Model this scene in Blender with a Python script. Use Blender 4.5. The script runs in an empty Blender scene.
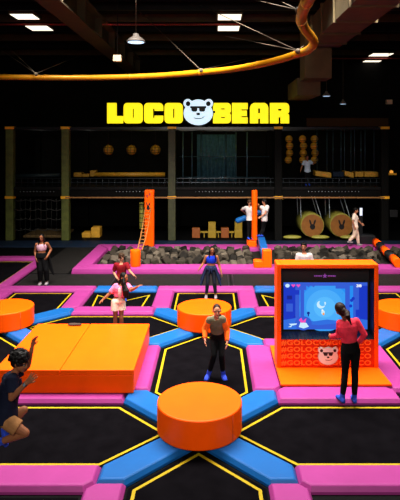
import bpy, bmesh, math, random
from mathutils import Vector, Matrix
random.seed(7)
SC = bpy.context.scene
COL = SC.collection
PI = math.pi
V = Vector

# ------------------------------------------------------------------ camera
CH = 4.8                       # camera height (m), level camera, shifted frame
F = 550.0                      # focal length in pixels of the 400x500 frame
cam_d = bpy.data.cameras.new('camera')
cam = bpy.data.objects.new('camera', cam_d)
COL.objects.link(cam)
cam.location = (0, 0, CH)
cam.rotation_euler = (PI / 2, 0, 0)
cam_d.sensor_fit = 'HORIZONTAL'
cam_d.sensor_width = 36
cam_d.lens = F / 400 * 36
cam_d.shift_x = -12.5 / 400
cam_d.shift_y = -110 / 400
cam_d.clip_end = 200
SC.camera = cam

# ------------------------------------------------------------------ world, lights, exposure
w = bpy.data.worlds.new('world')
SC.world = w
w.use_nodes = True
w.node_tree.nodes['Background'].inputs[0].default_value = (0.9, 0.95, 1.0, 1)
w.node_tree.nodes['Background'].inputs[1].default_value = 0.006
SC.view_settings.view_transform = 'Standard'
SC.view_settings.look = 'None'
SC.view_settings.exposure = 0
SC.view_settings.gamma = 1


def area(name, loc, aim, sx, sy, power, col=(1, .95, .88), spread=120):
    d = bpy.data.lights.new(name, 'AREA')
    d.shape = 'RECTANGLE'
    d.size, d.size_y = sx, sy
    d.energy = power
    d.color = col
    d.spread = math.radians(spread)
    o = bpy.data.objects.new(name, d)
    COL.objects.link(o)
    o.location = loc
    o.rotation_euler = (V(aim) - V(loc)).to_track_quat('-Z', 'Y').to_euler()
    return o


area('ceiling_lamp_bank', (0, 12.6, 9.4), (0, 12.3, 0), 14, 4.5, 2900, spread=100)
area('pit_lamp_bank', (1, 16.2, 9.4), (1, 21.5, 0), 14, 2.0, 1700, spread=70)
area('front_fill_light', (0, -3, 7.6), (0, 12, 1.0), 8, 2.5, 300, spread=90)  # added soft fill behind the camera, brightens faces and front sides
area('deck_lamp_bank', (0, 21.5, 9.3), (0, 27.5, 3.4), 16, .6, 26, (1, .9, .6), spread=95)

# ------------------------------------------------------------------ materials
MATS = {}


def mat(name, col, rough=.5, metal=0.0, emit=None, es=1.0, var=.0, vscale=6, bump=.0, bscale=20, spec=.5, coat=0):
    if name in MATS:
        return MATS[name]
    m = bpy.data.materials.new(name)
    m.use_nodes = True
    nt = m.node_tree
    b = nt.nodes['Principled BSDF']
    b.inputs['Base Color'].default_value = (*col, 1)
    b.inputs['Roughness'].default_value = rough
    b.inputs['Metallic'].default_value = metal
    b.inputs['Specular IOR Level'].default_value = spec
    if coat:
        b.inputs['Coat Weight'].default_value = coat
    if emit:
        b.inputs['Emission Color'].default_value = (*emit, 1)
        b.inputs['Emission Strength'].default_value = es
    if var or bump:
        tc = nt.nodes.new('ShaderNodeTexCoord')
        n = nt.nodes.new('ShaderNodeTexNoise')
        n.inputs['Scale'].default_value = vscale
        n.inputs['Detail'].default_value = 4
        nt.links.new(tc.outputs['Object'], n.inputs['Vector'])
        if var:
            r = nt.nodes.new('ShaderNodeValToRGB')
            r.color_ramp.elements[0].position = .3
            r.color_ramp.elements[1].position = .7
            r.color_ramp.elements[0].color = (*[c * (1 - var) for c in col], 1)
            r.color_ramp.elements[1].color = (*[min(1, c * (1 + var)) for c in col], 1)
            nt.links.new(n.outputs['Fac'], r.inputs['Fac'])
            nt.links.new(r.outputs['Color'], b.inputs['Base Color'])
        if bump:
            n2 = nt.nodes.new('ShaderNodeTexNoise')
            n2.inputs['Scale'].default_value = bscale
            n2.inputs['Detail'].default_value = 3
            nt.links.new(tc.outputs['Object'], n2.inputs['Vector'])
            bp = nt.nodes.new('ShaderNodeBump')
            bp.inputs['Strength'].default_value = bump
            bp.inputs['Distance'].default_value = .02
            nt.links.new(n2.outputs['Fac'], bp.inputs['Height'])
            nt.links.new(bp.outputs['Normal'], b.inputs['Normal'])
    MATS[name] = m
    return m


ORANGE = mat('orange_vinyl', (.95, .085, .0006), .42, var=.05, vscale=3, bump=.12, bscale=5, spec=.1)
PINK = mat('pink_vinyl', (.26, .03, .165), .42, var=.05, vscale=3, bump=.3, bscale=4, spec=.12)
BLUE = mat('blue_vinyl', (.006, .08, .27), .4, var=.05, vscale=3, bump=.2, bscale=4, spec=.12)
YTAPE = mat('yellow_tape', (.33, .225, .004), .6, var=.08, spec=.1, vscale=12)
BEDM = mat('black_mesh', (.003, .0026, .0033), .7, var=.25, vscale=3, bump=.25, bscale=160, spec=.0)
RUNM = mat('grey_mesh', (.0095, .0085, .008), .65, var=.2, vscale=3, bump=.25, bscale=160, spec=.06)
FLOORM = mat('black_floor', (.0012, .0012, .0013), .7, var=.3, vscale=4, spec=.05)
NAVYM = mat('navy_mat', (.004, .012, .03), .6, var=.2, vscale=3, spec=.2)
WALLM = mat('black_wall', (.006, .006, .006), .9, var=.2, vscale=2, spec=.1)
CEILM = mat('black_ceiling', (.006, .006, .006), .9, spec=.1)
STEEL = mat('dark_steel', (.007, .007, .007), .5, var=.2, vscale=4, spec=.1)
OLIVE = mat('olive_padding', (.085, .1, .014), .6, var=.3, vscale=5, bump=.5, bscale=12)
BLACKPAD = mat('black_padding', (.004, .004, .0036), .6, bump=.4, bscale=12, spec=.05)
GIRDER = mat('brown_girder', (.05, .032, .008), .8, var=.2, vscale=3)
YCAP = mat('amber_cap', (.9, .42, .01), .5)
TAN = mat('tan_vinyl', (.6, .3, .02), .5, var=.15, vscale=6)
RAILM = mat('yellow_rail', (.5, .2, .004), .3, metal=.3, var=.1, vscale=2)
CABLE = mat('grey_cable', (.08, .06, .04), .6, spec=.1)
PIPE_RED = mat('red_pipe', (.25, .02, .012), .5)
BLACK = mat('black_plastic', (.006, .006, .007), .45, spec=.3)
WHITE = mat('white_plastic', (.7, .7, .68), .5)


# ------------------------------------------------------------------ mesh helpers (everything is built in world coordinates)
def at(px, py, Y):
    """world point seen at photo pixel (px, py) when it stands Y metres in front of the camera"""
    return V(((px - 212.5) / F * Y, Y, CH - (py - 140) / F * Y))


def B():
    return bmesh.new()


def quadgrid(bm, rings, close=True, mi=0, smooth=True, cap=True):
    vs = [[bm.verts.new(p) for p in r] for r in rings]
    n = len(rings[0])
    for a, b in zip(vs[:-1], vs[1:]):
        for i in range(n if close else n - 1):
            j = (i + 1) % n
            f = bm.faces.new((a[i], a[j], b[j], b[i]))
            f.material_index = mi
            f.smooth = smooth
    if cap and close:
        f = bm.faces.new(list(reversed(vs[0]))); f.material_index = mi
        f = bm.faces.new(vs[-1]); f.material_index = mi
    return vs


def box(bm, x0, x1, y0, y1, z0, z1, mi=0):
    r = [[V((x0, y0, z)), V((x1, y0, z)), V((x1, y1, z)), V((x0, y1, z))] for z in (z0, z1)]
    quadgrid(bm, r, mi=mi, smooth=False)


def obox(bm, c, ax, ay, az, mi=0):
    """oriented box: centre and three half-axis vectors"""
    c = V(c); ax = V(ax); ay = V(ay); az = V(az)
    r = [[c - ax - ay + s * az, c + ax - ay + s * az, c + ax + ay + s * az, c - ax + ay + s * az] for s in (-1, 1)]
    quadgrid(bm, r, mi=mi, smooth=False)


def frame(d, hint=(0, 0, 1)):
    d = V(d).normalized()
    h = V(hint)
    if abs(d.dot(h)) > .98:
        h = V((0, 1, 0))
    a = d.cross(h).normalized()
    return a, a.cross(d).normalized()


def ring(c, a, b, ra, rb, n):
    return [V(c) + a * (ra * math.cos(2 * PI * i / n)) + b * (rb * math.sin(2 * PI * i / n)) for i in range(n)]


def cyl(bm, p0, p1, r0, r1=None, n=24, mi=0, smooth=True):
    r1 = r0 if r1 is None else r1
    a, b = frame(V(p1) - V(p0))
    quadgrid(bm, [ring(p0, a, b, r0, r0, n), ring(p1, a, b, r1, r1, n)], mi=mi, smooth=smooth)


def capsule(bm, p0, r0, p1, r1, n=12, mi=0):
    p0 = V(p0); p1 = V(p1)
    d = (p1 - p0)
    if d.length < 1e-6:
        d = V((0, 0, 1e-4)); p1 = p0 + d
    u = d.normalized()
    a, b = frame(u)
    rr = []
    for t in (-88, -60, -30, 0):
        t = math.radians(t)
        rr.append(ring(p0 + u * (r0 * math.sin(t)), a, b, r0 * math.cos(t), r0 * math.cos(t), n))
    for t in (0, 30, 60, 88):
        t = math.radians(t)
        rr.append(ring(p1 + u * (r1 * math.sin(t)), a, b, r1 * math.cos(t), r1 * math.cos(t), n))
    quadgrid(bm, rr, mi=mi)


def ball(bm, c, r, M=None, n=16, mi=0, m=10):
    """ellipsoid; r is a number or (rx,ry,rz); M rotates it"""
    if not hasattr(r, '__len__'):
        r = (r, r, r)
    M = M or Matrix.Identity(3)
    rr = []
    for i in range(m + 1):
        t = -PI / 2 + PI * i / m
        t = max(-PI / 2 + .03, min(PI / 2 - .03, t))
        rr.append([V(c) + M @ V((r[0] * math.cos(t) * math.cos(2 * PI * k / n), r[1] * math.cos(t) * math.sin(2 * PI * k / n), r[2] * math.sin(t))) for k in range(n)])
    quadgrid(bm, rr, mi=mi)


def tube(bm, pts, r, n=8, mi=0, hint=(0, 0, 1)):
    pts = [V(p) for p in pts]
    rr = []
    for i, p in enumerate(pts):
        d = pts[min(i + 1, len(pts) - 1)] - pts[max(i - 1, 0)]
        a, b = frame(d, hint)
        q = r[i] if hasattr(r, '__len__') else r
        rr.append(ring(p, a, b, q, q, n))
    quadgrid(bm, rr, mi=mi)


def inset_poly(poly, d):
    n = len(poly)
    out = []
    for i in range(n):
        p0 = V(poly[i - 1]); p = V(poly[i]); p1 = V(poly[(i + 1) % n])
        e0 = (p - p0).normalized(); e1 = (p1 - p).normalized()
        n0 = V((-e0.y, e0.x)); n1 = V((-e1.y, e1.x))
        k = 1 + n0.dot(n1)
        out.append(p + (n0 + n1) * (d / max(k, .2)))
    return out


def ccw(poly):
    s = sum(poly[i - 1][0] * poly[i][1] - poly[i][0] * poly[i - 1][1] for i in range(len(poly)))
    return [V(p) for p in (poly if s > 0 else reversed(poly))]


def padmesh(bm, poly, z0, z1, slope=.05, mi=0):
    """soft wedge pad: vertical foot, sloping flank, rounded top edge"""
    poly = ccw(poly)
    h = z1 - z0
    prof = [(0, 0), (0, h * .35), (slope * .75, h * .88), (slope * 1.05, h * .975), (slope * 1.5, h)]
    rr = []
    for ins, z in prof:
        q = inset_poly(poly, ins) if ins else poly
        rr.append([V((p[0], p[1], z0 + z)) for p in q])
    quadgrid(bm, rr, mi=mi, smooth=False)


def prism(bm, poly, z0, z1, mi=0):
    poly = ccw(poly)
    quadgrid(bm, [[V((p[0], p[1], z)) for p in poly] for z in (z0, z1)], mi=mi, smooth=False)


def stripe(bm, poly, w, z0, z1, mi=0):
    """closed band of width w along a polygon outline"""
    poly = ccw(poly)
    o = inset_poly(poly, -w / 2); i = inset_poly(poly, w / 2)
    n = len(poly)
    vo = [[bm.verts.new((p[0], p[1], z)) for p in o] for z in (z0, z1)]
    vi = [[bm.verts.new((p[0], p[1], z)) for p in i] for z in (z0, z1)]
    for k in range(n):
        j = (k + 1) % n
        for f in ((vo[1][k], vo[1][j], vi[1][j], vi[1][k]), (vo[0][k], vo[0][j], vo[1][j], vo[1][k]), (vi[0][j], vi[0][k], vi[1][k], vi[1][j])):
            bm.faces.new(f).material_index = mi


def gloc(parent):
    p = V((0, 0, 0))
    while parent is not None:
        p += parent.location
        parent = parent.parent
    return p


def obj(name, bm, m, parent=None, bevel=0, base=True):
    """ONE mesh object from world-coordinate geometry; m is a material or a list"""
    me = bpy.data.meshes.new(name)
    if isinstance(bm, bpy.types.Mesh):
        me = bm
        me.name = name
    else:
        bmesh.ops.recalc_face_normals(bm, faces=bm.faces)
        bm.to_mesh(me)
        bm.free()
    if len(me.materials):
        me.materials.clear()
    for q in (m if isinstance(m, (list, tuple)) else [m]):
        me.materials.append(q)
    xs = [v.co for v in me.vertices]
    lo = V([min(c[i] for c in xs) for i in range(3)])
    hi = V([max(c[i] for c in xs) for i in range(3)])
    o = bpy.data.objects.new(name, me)
    L = V(((lo.x + hi.x) / 2, (lo.y + hi.y) / 2, lo.z)) if parent is None else gloc(parent)
    for v in me.vertices:
        v.co -= L
    COL.objects.link(o)
    if parent is None:
        o.location = L
    else:
        o.parent = parent
    if bevel:
        md = o.modifiers.new('bevel', 'BEVEL')
        md.width = bevel
        md.segments = 3
        md.limit_method = 'ANGLE'
    return o


def tag(o, label, cat, group=None, kind=None):
    o['label'] = label
    o['category'] = cat
    if group:
        o['group'] = group
    if kind:
        o['kind'] = kind
    return o


def thing(name, label, cat, loc, group=None):
    o = bpy.data.objects.new(name, None)
    o.empty_display_size = .2
    COL.objects.link(o)
    o.location = loc
    return tag(o, label, cat, group)


def struct(name, bm, m):
    o = obj(name, bm, m)
    o['kind'] = 'structure'
    return o


def eval_mesh(o):
    dg = bpy.context.evaluated_depsgraph_get()
    me = bpy.data.meshes.new_from_object(o.evaluated_get(dg), depsgraph=dg)
    bpy.data.objects.remove(o)
    return me


def text_mesh(body, width, height, depth, bold=.0, spacing=1.0):
    """built-in lettering as a mesh in the XZ plane facing -Y, scaled to width x height, lower left at the origin"""
    cu = bpy.data.curves.new('lettering', 'FONT')
    cu.body = body
    cu.size = 1
    cu.extrude = .02
    cu.offset = bold
    cu.space_character = spacing
    cu.resolution_u = 3
    o = bpy.data.objects.new('lettering', cu)
    COL.objects.link(o)
    bpy.context.view_layer.update()
    me = eval_mesh(o)
    xs = [v.co.x for v in me.vertices]; ys = [v.co.y for v in me.vertices]
    sx = width / (max(xs) - min(xs)); sy = height / (max(ys) - min(ys)); mx, my = min(xs), min(ys)
    for v in me.vertices:
        x, y, z = v.co
        v.co = ((x - mx) * sx, -z / .02 * depth / 2, (y - my) * sy)
    return me


def shape_mesh(loops, depth):
    """filled flat outlines (with holes) in XZ facing -Y, thickness depth"""
    cu = bpy.data.curves.new('outline', 'CURVE')
    cu.dimensions = '2D'
    cu.fill_mode = 'BOTH'
    cu.extrude = depth / 2
    for lp in loops:
        s = cu.splines.new('POLY')
        s.points.add(len(lp) - 1)
        for p, q in zip(s.points, lp):
            p.co = (q[0], q[1], 0, 1)
        s.use_cyclic_u = True
    o = bpy.data.objects.new('outline', cu)
    COL.objects.link(o)
    bpy.context.view_layer.update()
    me = eval_mesh(o)
    for v in me.vertices:
        x, y, z = v.co
        v.co = (x, -z, y)
    return me


def move(me, d, s=1):
    for v in me.vertices:
        v.co = v.co * s + V(d)
    return me


def ell(cx, cy, rx, ry, n=28, a0=0, a1=2 * PI, rot=0):
    k = n if a1 - a0 < 2 * PI - 1e-6 else n
    out = []
    for i in range(n):
        t = a0 + (a1 - a0) * i / (n if k == n and a1 - a0 > 6.28 else n - 1)
        x, y = rx * math.cos(t), ry * math.sin(t)
        out.append((cx + x * math.cos(rot) - y * math.sin(rot), cy + x * math.sin(rot) + y * math.cos(rot)))
    return out


def rrect(x0, x1, y0, y1, r, n=6, corners=(1, 1, 1, 1)):
    out = []
    for (cx, cy, a), c in zip(((x1, y1, 0), (x0, y1, 90), (x0, y0, 180), (x1, y0, 270)), corners):
        if not c:
            out.append((cx, cy)); continue
        ox = cx - r if cx == x1 else cx + r
        oy = cy - r if cy == y1 else cy + r
        for i in range(n + 1):
            t = math.radians(a + 90 * i / n)
            out.append((ox + r * math.cos(t), oy + r * math.sin(t)))
    return out


# ------------------------------------------------------------------ the hall
bm = B(); box(bm, -15, 15, -4, 36, -.2, 0); struct('floor', bm, FLOORM)
bm = B(); box(bm, -15, 15, -4, 36, 10.3, 10.5); struct('ceiling', bm, CEILM)
bm = B(); box(bm, -15, 15, 36, 36.2, -.2, 10.5); struct('wall_back', bm, WALLM)
bm = B(); box(bm, -15.2, -15, -4, 36, -.2, 10.5); struct('wall_left', bm, WALLM)
bm = B(); box(bm, 15, 15.2, -4, 36, -.2, 10.5); struct('wall_right', bm, WALLM)

# roof girders and purlins (building frame)
n_tr = 0


def trim(bm, m):
    global n_tr
    n_tr += 1
    return struct('trim_%d' % n_tr, bm, m)


bm = B()
box(bm, -5.35, -4.6, 12, 35.9, 9.0, 9.06); box(bm, -5.02, -4.93, 12, 35.9, 9.06, 9.9); box(bm, -5.35, -4.6, 12, 35.9, 9.9, 9.98)
for yy in range(14, 36, 3):
    box(bm, -5.33, -4.62, yy, yy + .04, 9.06, 9.9)
trim(bm, GIRDER)
for i, yy in enumerate((16.5, 18.2, 20, 21.9, 24, 26.2, 28.6, 31, 33.5)):
    bm = B(); box(bm, -14.9, 14.9, yy, yy + .16, 9.98, 10.3); trim(bm, STEEL if i % 2 else GIRDER)

# ------------------------------------------------------------------ trampoline lattice
LX, P = -.21, 5.06
R1, R2 = 8.97, 14.03
BZ = .014
HW, CO, AP = .86, 1.46, .595       # bed half width, corner and apex distance from the podium centre
PO, PI_, PC = .98, 1.54, 1.40      # pad strip outer / inner offset and corner cut
PZ = .11


def bed(label, poly, yel=None, m=None):
    t = thing('trampoline', label, 'trampoline', (*[sum(c) / len(poly) for c in zip(*poly)], 0), None)
    bm = B(); prism(bm, inset_poly(ccw(poly), -.09), 0.001, BZ); obj('jump_mat', bm, m or BEDM, t)
    bm = B(); stripe(bm, yel or poly, .048, BZ - .004, BZ + .003); obj('border_stripe', bm, YTAPE, t)
    return t


def hex_x(cx, cy):
    """bed lying along X between two podiums"""
    a = P / 2 - AP; c = P / 2 - CO
    return [(cx - a, cy), (cx - c, cy - HW), (cx + c, cy - HW), (cx + a, cy), (cx + c, cy + HW), (cx - c, cy + HW)]


def hex_y(cx, cy):
    return [(cx + (q[1] - cy), cy + (q[0] - cx)) for q in hex_x(cx, cy)]


LXs = {'l': LX - P, 'c': LX, 'r': LX + P}
bed('large black trampoline in the left foreground, between square orange block and nearest round podium', hex_x(LX - P / 2, R1))
bed('large black trampoline in the right foreground, just in front of the game kiosk', hex_x(LX + P / 2, R1))
bed('black trampoline at the bottom edge, right in front of the nearest round podium', hex_y(LX, R1 - P / 2))
bed('black trampoline under the woman in orange jacket, between the two central round podiums', hex_y(LX, R1 + P / 2))
bed('black trampoline behind the square orange block, under the woman in pink shirt', hex_x(LX - P / 2, R2))
bed('black trampoline behind the game kiosk, right of the far central podium', hex_x(LX + P / 2, R2))
bed('black trampoline at the left edge, left of the square orange block', hex_y(LX - P, R1 + P / 2))
bed('black trampoline at the right edge, right of the game kiosk', hex_y(LX + P, R1 + P / 2))
FY = 17.14
for k, lab in (('l', 'black trampoline behind the left edge round podium, in front of the woman in black trousers'),
               ('c', 'black trampoline under the woman in blue top, behind the far central podium'),
               ('r', 'black trampoline behind the round podium at the right edge')):
    x = LXs[k]
    bed(lab, [(x, R2 + AP), (x + HW, R2 + CO), (x + HW, FY), (x - HW, FY), (x - HW, R2 + CO)])
for k, lab in (('l', 'small black trampoline with dipped yellow line, beside the boy in red shirt'),
               ('c', 'small black trampoline with dipped yellow line, behind the kiosk under the man in white')):
    x0, x1 = LXs[k] + 1.72, LXs[k] + P - 1.72
    o = [(x0, R2 + 1.72), (x1, R2 + 1.72), (x1, 17.1), (x0, 17.1)]
    xm = (x0 + x1) / 2
    bed(lab, o, [(x0 + .1, R2 + 1.75), (x1 - .1, R2 + 1.75), (x1 - .02, 16.95), (xm, 16.25), (x0 + .02, 16.95)])
# far left framed bed
bed('black trampoline in the far left corner inside its own pink frame', [(-12, 18.0), (-7.05, 18.0), (-7.05, 21.6), (-12, 21.6)])

# runway beds
xs = [-6.55, -3.3, .62, 4.5, 8.4, 12]
rl = ['dark runway trampoline under the woman in black trousers, at the left end', 'dark runway trampoline behind the boy in red shirt',
      'dark runway trampoline in front of the pit, behind the woman in blue top', 'dark runway trampoline hidden partly by the top of the game kiosk',
      'dark runway trampoline at the right edge, in front of the pit']
for i in range(5):
    a, b = xs[i] + .02, xs[i + 1] - .02
    t = thing('trampoline', rl[i], 'trampoline', ((a + b) / 2, 18.7, 0))
    bm = B(); prism(bm, [(a, 17.86), (b, 17.86), (b, 19.62), (a, 19.62)], .001, BZ); obj('jump_mat', bm, RUNM, t)
    bm = B(); stripe(bm, [(a + .06, 17.92), (b - .06, 17.92), (b - .06, 19.56), (a + .06, 19.56)], .04, BZ - .004, BZ + .002); obj('edge_webbing', bm, BLACK, t)
bm = B(); prism(bm, [(-6.5, 19.72), (-5.2, 19.72), (-5.2, 24.5), (-6.5, 24.5)], .001, .02)
tag(obj('floor_mat', bm, RUNM), 'dark floor mat left of the pit behind the woman in black trousers', 'mat')
bm = B(); prism(bm, [(-14, 24.55), (14, 24.55), (14, 26.1), (-14, 26.1)], .001, .03)
tag(obj('floor_mat', bm, NAVYM), 'dark navy mat along the foot of the black play structure', 'mat')


def pad(name, m, poly, label, z1=PZ, slope=.05, cat='pad', group=None):
    bm = B(); padmesh(bm, poly, 0.001, z1, slope)
    return tag(obj(name, bm, m), label, cat, group)


def blue(cx, cy, sx, sy, label):
    q = [(.28 - .0, .28 - .36), (PC, PC - .38), (PC, PC), (PC - .38, PC), (.28 - .36, .28)]
    q = [(.12, .48 - .0), (.02, .02 + .0), (.48, .12)] if False else [(.36, .0), (PC, PC - .40), (PC, PC), (PC - .40, PC), (.0, .36)]
    # trim the inner end so four pads meet under the podium without crossing
    q[0] = (.40, .02); q[4] = (.02, .40)
    pad('blue_pad', BLUE, [(cx + sx * a, cy + sy * b) for a, b in q], label)


blue(LX, R1, -1, -1, 'blue pad running toward the lower left from the nearest round podium')
blue(LX, R1, 1, -1, 'blue pad running toward the lower right from the nearest round podium')
blue(LX, R1, -1, 1, 'blue pad from the nearest round podium back to the corner of the square orange block')
blue(LX, R1, 1, 1, 'blue pad from the nearest round podium back to the kiosk pads')
blue(LX, R2, -1, -1, 'blue pad running from the far central podium toward the square orange block')
blue(LX, R2, 1, -1, 'blue pad running from the far central podium toward the kiosk side')
blue(LX, R2, -1, 1, 'blue pad behind left of the far central podium, by the woman in pink shirt')
blue(LX, R2, 1, 1, 'blue pad behind right of the far central podium')
blue(LX - P, R2, 1, -1, 'blue pad in front of the left edge podium, beside the square orange block')
blue(LX - P, R2, 1, 1, 'blue pad behind right of the left edge podium')
blue(LX - P, R2, -1, 1, 'blue pad behind left of the left edge podium')
blue(LX - P, R2, -1, -1, 'blue pad in front left of the left edge podium')
blue(LX + P, R2, -1, -1, 'blue pad in front of the right edge podium, beside the kiosk')
blue(LX + P, R2, -1, 1, 'blue pad behind the right edge podium')


def strips(cx0, cy0, which, labels, top=None):
    """pink strips along the four sides of a cell whose corners are podium centres (cx0,cy0)..(+P,+P)"""
    x1, y1 = cx0 + P, cy0 + P
    e = .006
    for s in which:
        if s in 'sn':
            q = [(cx0 + PC + e, PO), (x1 - PC - e, PO), (x1 - PC - e, PC), (x1 - PI_, PI_ - e), (cx0 + PI_, PI_ - e), (cx0 + PC + e, PC)]
            q = [(a, cy0 + b if s == 's' else y1 - b) for a, b in q]
        else:
            yt = y1 - PC - e if top is None else top
            if top is None:
                q = [(PO, cy0 + PC + e), (PO, yt), (PC, yt), (PI_ - e, y1 - PI_), (PI_ - e, cy0 + PI_), (PC, cy0 + PC + e)]
            else:
                q = [(PO, cy0 + PC + e), (PO, yt), (PI_ - e, yt), (PI_ - e, cy0 + PI_), (PC, cy0 + PC + e)]
            q = [(cx0 + a if s == 'w' else x1 - a, b) for a, b in q]
        pad('pink_pad', PINK, q, labels[s])


strips(LX - P, R1, 'sewn', {'s': 'pink pad along the front of the square orange block', 'e': 'pink pad along the right side of the square orange block',
                            'w': 'pink pad along the left side of the square orange block', 'n': 'pink pad along the back of the square orange block'})
strips(LX, R1, 'sewn', {'s': 'pink pad under the feet of the woman at the kiosk', 'w': 'pink pad along the left side of the kiosk',
                        'e': 'pink pad along the right side of the kiosk', 'n': 'pink pad behind the kiosk'})
strips(LX - P, R1 - P, 'ne', {'n': 'pink pad at the bottom left corner, in front of the left foreground trampoline', 'e': 'short pink pad at the bottom edge, left of centre'})
strips(LX, R1 - P, 'nw', {'n': 'pink pad at the bottom right corner, in front of the right foreground trampoline', 'w': 'short pink pad at the bottom edge, right of centre'})
SB, ST = 17.28, 17.76
strips(LX - P, R2, 'swe', {'s': 'pink pad just behind the woman in pink shirt', 'w': 'pink pad running back from the left edge podium, left of the boy in red',
                           'e': 'pink pad running back between the boy in red and the woman in blue top'}, top=SB - .01)
strips(LX, R2, 'swe', {'s': 'pink pad seen left of the kiosk at its mid height', 'w': 'pink pad running back right of the woman in blue top',
                       'e': 'pink pad running back just right of the kiosk top'}, top=SB - .01)
strips(LX - 2 * P, R2, 'e', {'e': 'pink pad at the left edge behind the round podium'}, top=SB - .01)
for k, lab in (('l', 'pink cross pad in front of the woman in black trousers'), ('c', 'pink cross pad behind the woman in blue top'), ('r', 'pink cross pad at the right edge behind the kiosk')):
    x = LXs[k]
    a, b = x - PI_, x + PI_
    if k == 'l':
        a = -12
    if k == 'r':
        b = 9
    pad('pink_pad', PINK, [(a, SB), (b, SB), (b, ST), (a, ST)], lab)
for k, lab in (('l', 'blue cross pad at the hips of the woman in pink shirt'), ('c', 'blue cross pad disappearing behind the kiosk')):
    a, b = LXs[k] + PI_ + .01, LXs[k] + P - PI_ - .01
    pad('blue_pad', BLUE, [(a, SB), (b, SB), (b, ST), (a, ST)], lab)
pad('pink_pad', PINK, [(-6.98, 17.78), (-6.6, 17.78), (-6.6, 22.3), (-6.98, 21.75)], 'slim pink pad running back at the far left, behind the woman in black trousers')
pad('pink_pad', PINK, [(-12, 21.76), (-6.99, 21.76), (-6.6, 22.31), (-12, 22.31)], 'slim pink pad across the far left corner')
SWX = LX - P / 2
bed('black trampoline mostly below the bottom left corner of the picture', [(SWX - .85, R1 - P + 1.7), (SWX + .85, R1 - P + 1.7), (SWX + .85, R1 - 1.7), (SWX - .85, R1 - 1.7)])


# ------------------------------------------------------------------ podiums
def podium(x, y, label):
    t = thing('round_podium', label, 'podium', (x, y, PZ), 'round orange podiums')
    r = .69
    n = 64
    prof = [(r - .012, PZ), (r - .003, PZ + .008), (r, PZ + .02), (r, PZ + .03), (r, .528), (r, .538), (r - .005, .551), (r - .016, .559), (r - .03, .56)]
    bm = B()
    quadgrid(bm, [ring((x, y, z), V((1, 0, 0)), V((0, 1, 0)), q, q, n) for q, z in prof])
    obj('podium_body', bm, ORANGE, t)
    bm = B()
    for k in (2, 33):
        a = 2 * PI * (k + .4) / n - PI * .3
        p = V((x + (r + .001) * math.cos(a), y + (r + .001) * math.sin(a), 0))
        tube(bm, [p + V((0, 0, PZ + .02)), p + V((0, 0, .53))], .004, 6)
    obj('seam', bm, mat('dark_orange_thread', (.4, .03, .003), .6), t)


podium(LX, R1, 'nearest round orange podium, at the centre of the foreground')
podium(LX, R2, 'round orange podium just behind the woman in orange jacket')
podium(LX - P, R2, 'round orange podium cut by the left edge of the picture')
podium(LX + P, R2, 'round orange podium cut by the right edge, beside the kiosk')

t = thing('square_podium', 'wide low square orange block on pink pads at the left', 'podium', (-2.745, 11.45, PZ))
bm = B(); box(bm, -4.04, -1.46, 10.18, 12.73, PZ, .45); obj('block_body', bm, ORANGE, t, bevel=.02)
bm = B(); box(bm, -4.045, -2.83, 10.175, 12.735, .452, .548); box(bm, -2.822, -1.455, 10.175, 12.735, .452, .548); obj('top_cover', bm, ORANGE, t, bevel=.015)
bm = B(); ball(bm, (-3.19, 12.62, .572), (.13, .07, .03)); ball(bm, (-3.07, 12.6, .575), (.07, .05, .03))
tag(obj('sock', bm, mat('dark_cloth', (.03, .012, .006), .9)), 'small dark crumpled sock lying at the back edge of the square orange block', 'sock')

# ------------------------------------------------------------------ foam pit
PT = .18
pad('pink_pit_wall', PINK, [(-5.05, 19.7), (12, 19.7), (12, 20.5), (-4.45, 20.5)], 'long low pink wall along the front of the foam pit', PT, .02)
pad('pink_pit_wall', PINK, [(-5.05, 19.71), (-4.46, 20.51), (-4.46, 23.45), (-5.05, 24.4)], 'pink wall along the left end of the foam pit', PT, .02)
pad('pink_pit_wall', PINK, [(-4.45, 23.46), (12, 23.46), (12, 24.4), (-5.04, 24.4)], 'pink wall along the back of the foam pit', PT, .02)
FOAM = [mat('charcoal_foam_%d' % i, c, .95, var=.15, vscale=8, spec=.05) for i, c in enumerate(((.03, .024, .018), (.075, .06, .045), (.011, .0095, .008)))]
bm = B()
rows = []
for j in range(9):
    y = 20.52 + j * (23.44 - 20.52) / 8
    rows.append([V((-4.43 + i * .41, y, .03 + random.random() * .1)) for i in range(40)])
quadgrid(bm, rows, close=False)
o = obj('foam_bed', bm, FOAM[2]); tag(o, 'dark foam filling below the loose foam cubes in the pit', 'foam', kind='stuff')
protos = []
for m in FOAM:
    bm = B(); s = .135
    obox(bm, (0, 0, 0), (s, 0, 0), (0, s, 0), (0, 0, s))
    bmesh.ops.bevel(bm, geom=bm.edges[:], offset=.018, segments=2, affect='EDGES')
    me = bpy.data.meshes.new('foam_cube'); bm.to_mesh(me); bm.free(); me.materials.append(m); protos.append(me)
nx, ny = 40, 8
for j in range(ny):
    for i in range(nx):
        x = -4.25 + (i + .5) * (12.9 / nx) + random.uniform(-.06, .06)
        y = 20.6 + (j + .5) * (2.8 / ny) + random.uniform(-.06, .06)
        xl = 6.72 + (y - 19.9) * .1024
        if 1.6 < x < 2.45 or abs(x - xl) < .36:
            continue
        o = bpy.data.objects.new('foam_cube', random.choices(protos, (5, 4, 3))[0])
        COL.objects.link(o)
        o.location = (x, y, random.uniform(.08, .27) - (.08 if j == ny - 1 else 0))
        o.rotation_euler = (random.uniform(0, 3), random.uniform(0, 3), random.uniform(0, 3))
        k = random.uniform(.8, 1.08)
        o.scale = (k, k, k)
        tag(o, 'loose grey foam cube heaped in the pink edged pit', 'foam cube', 'foam cubes in the pit')


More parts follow.
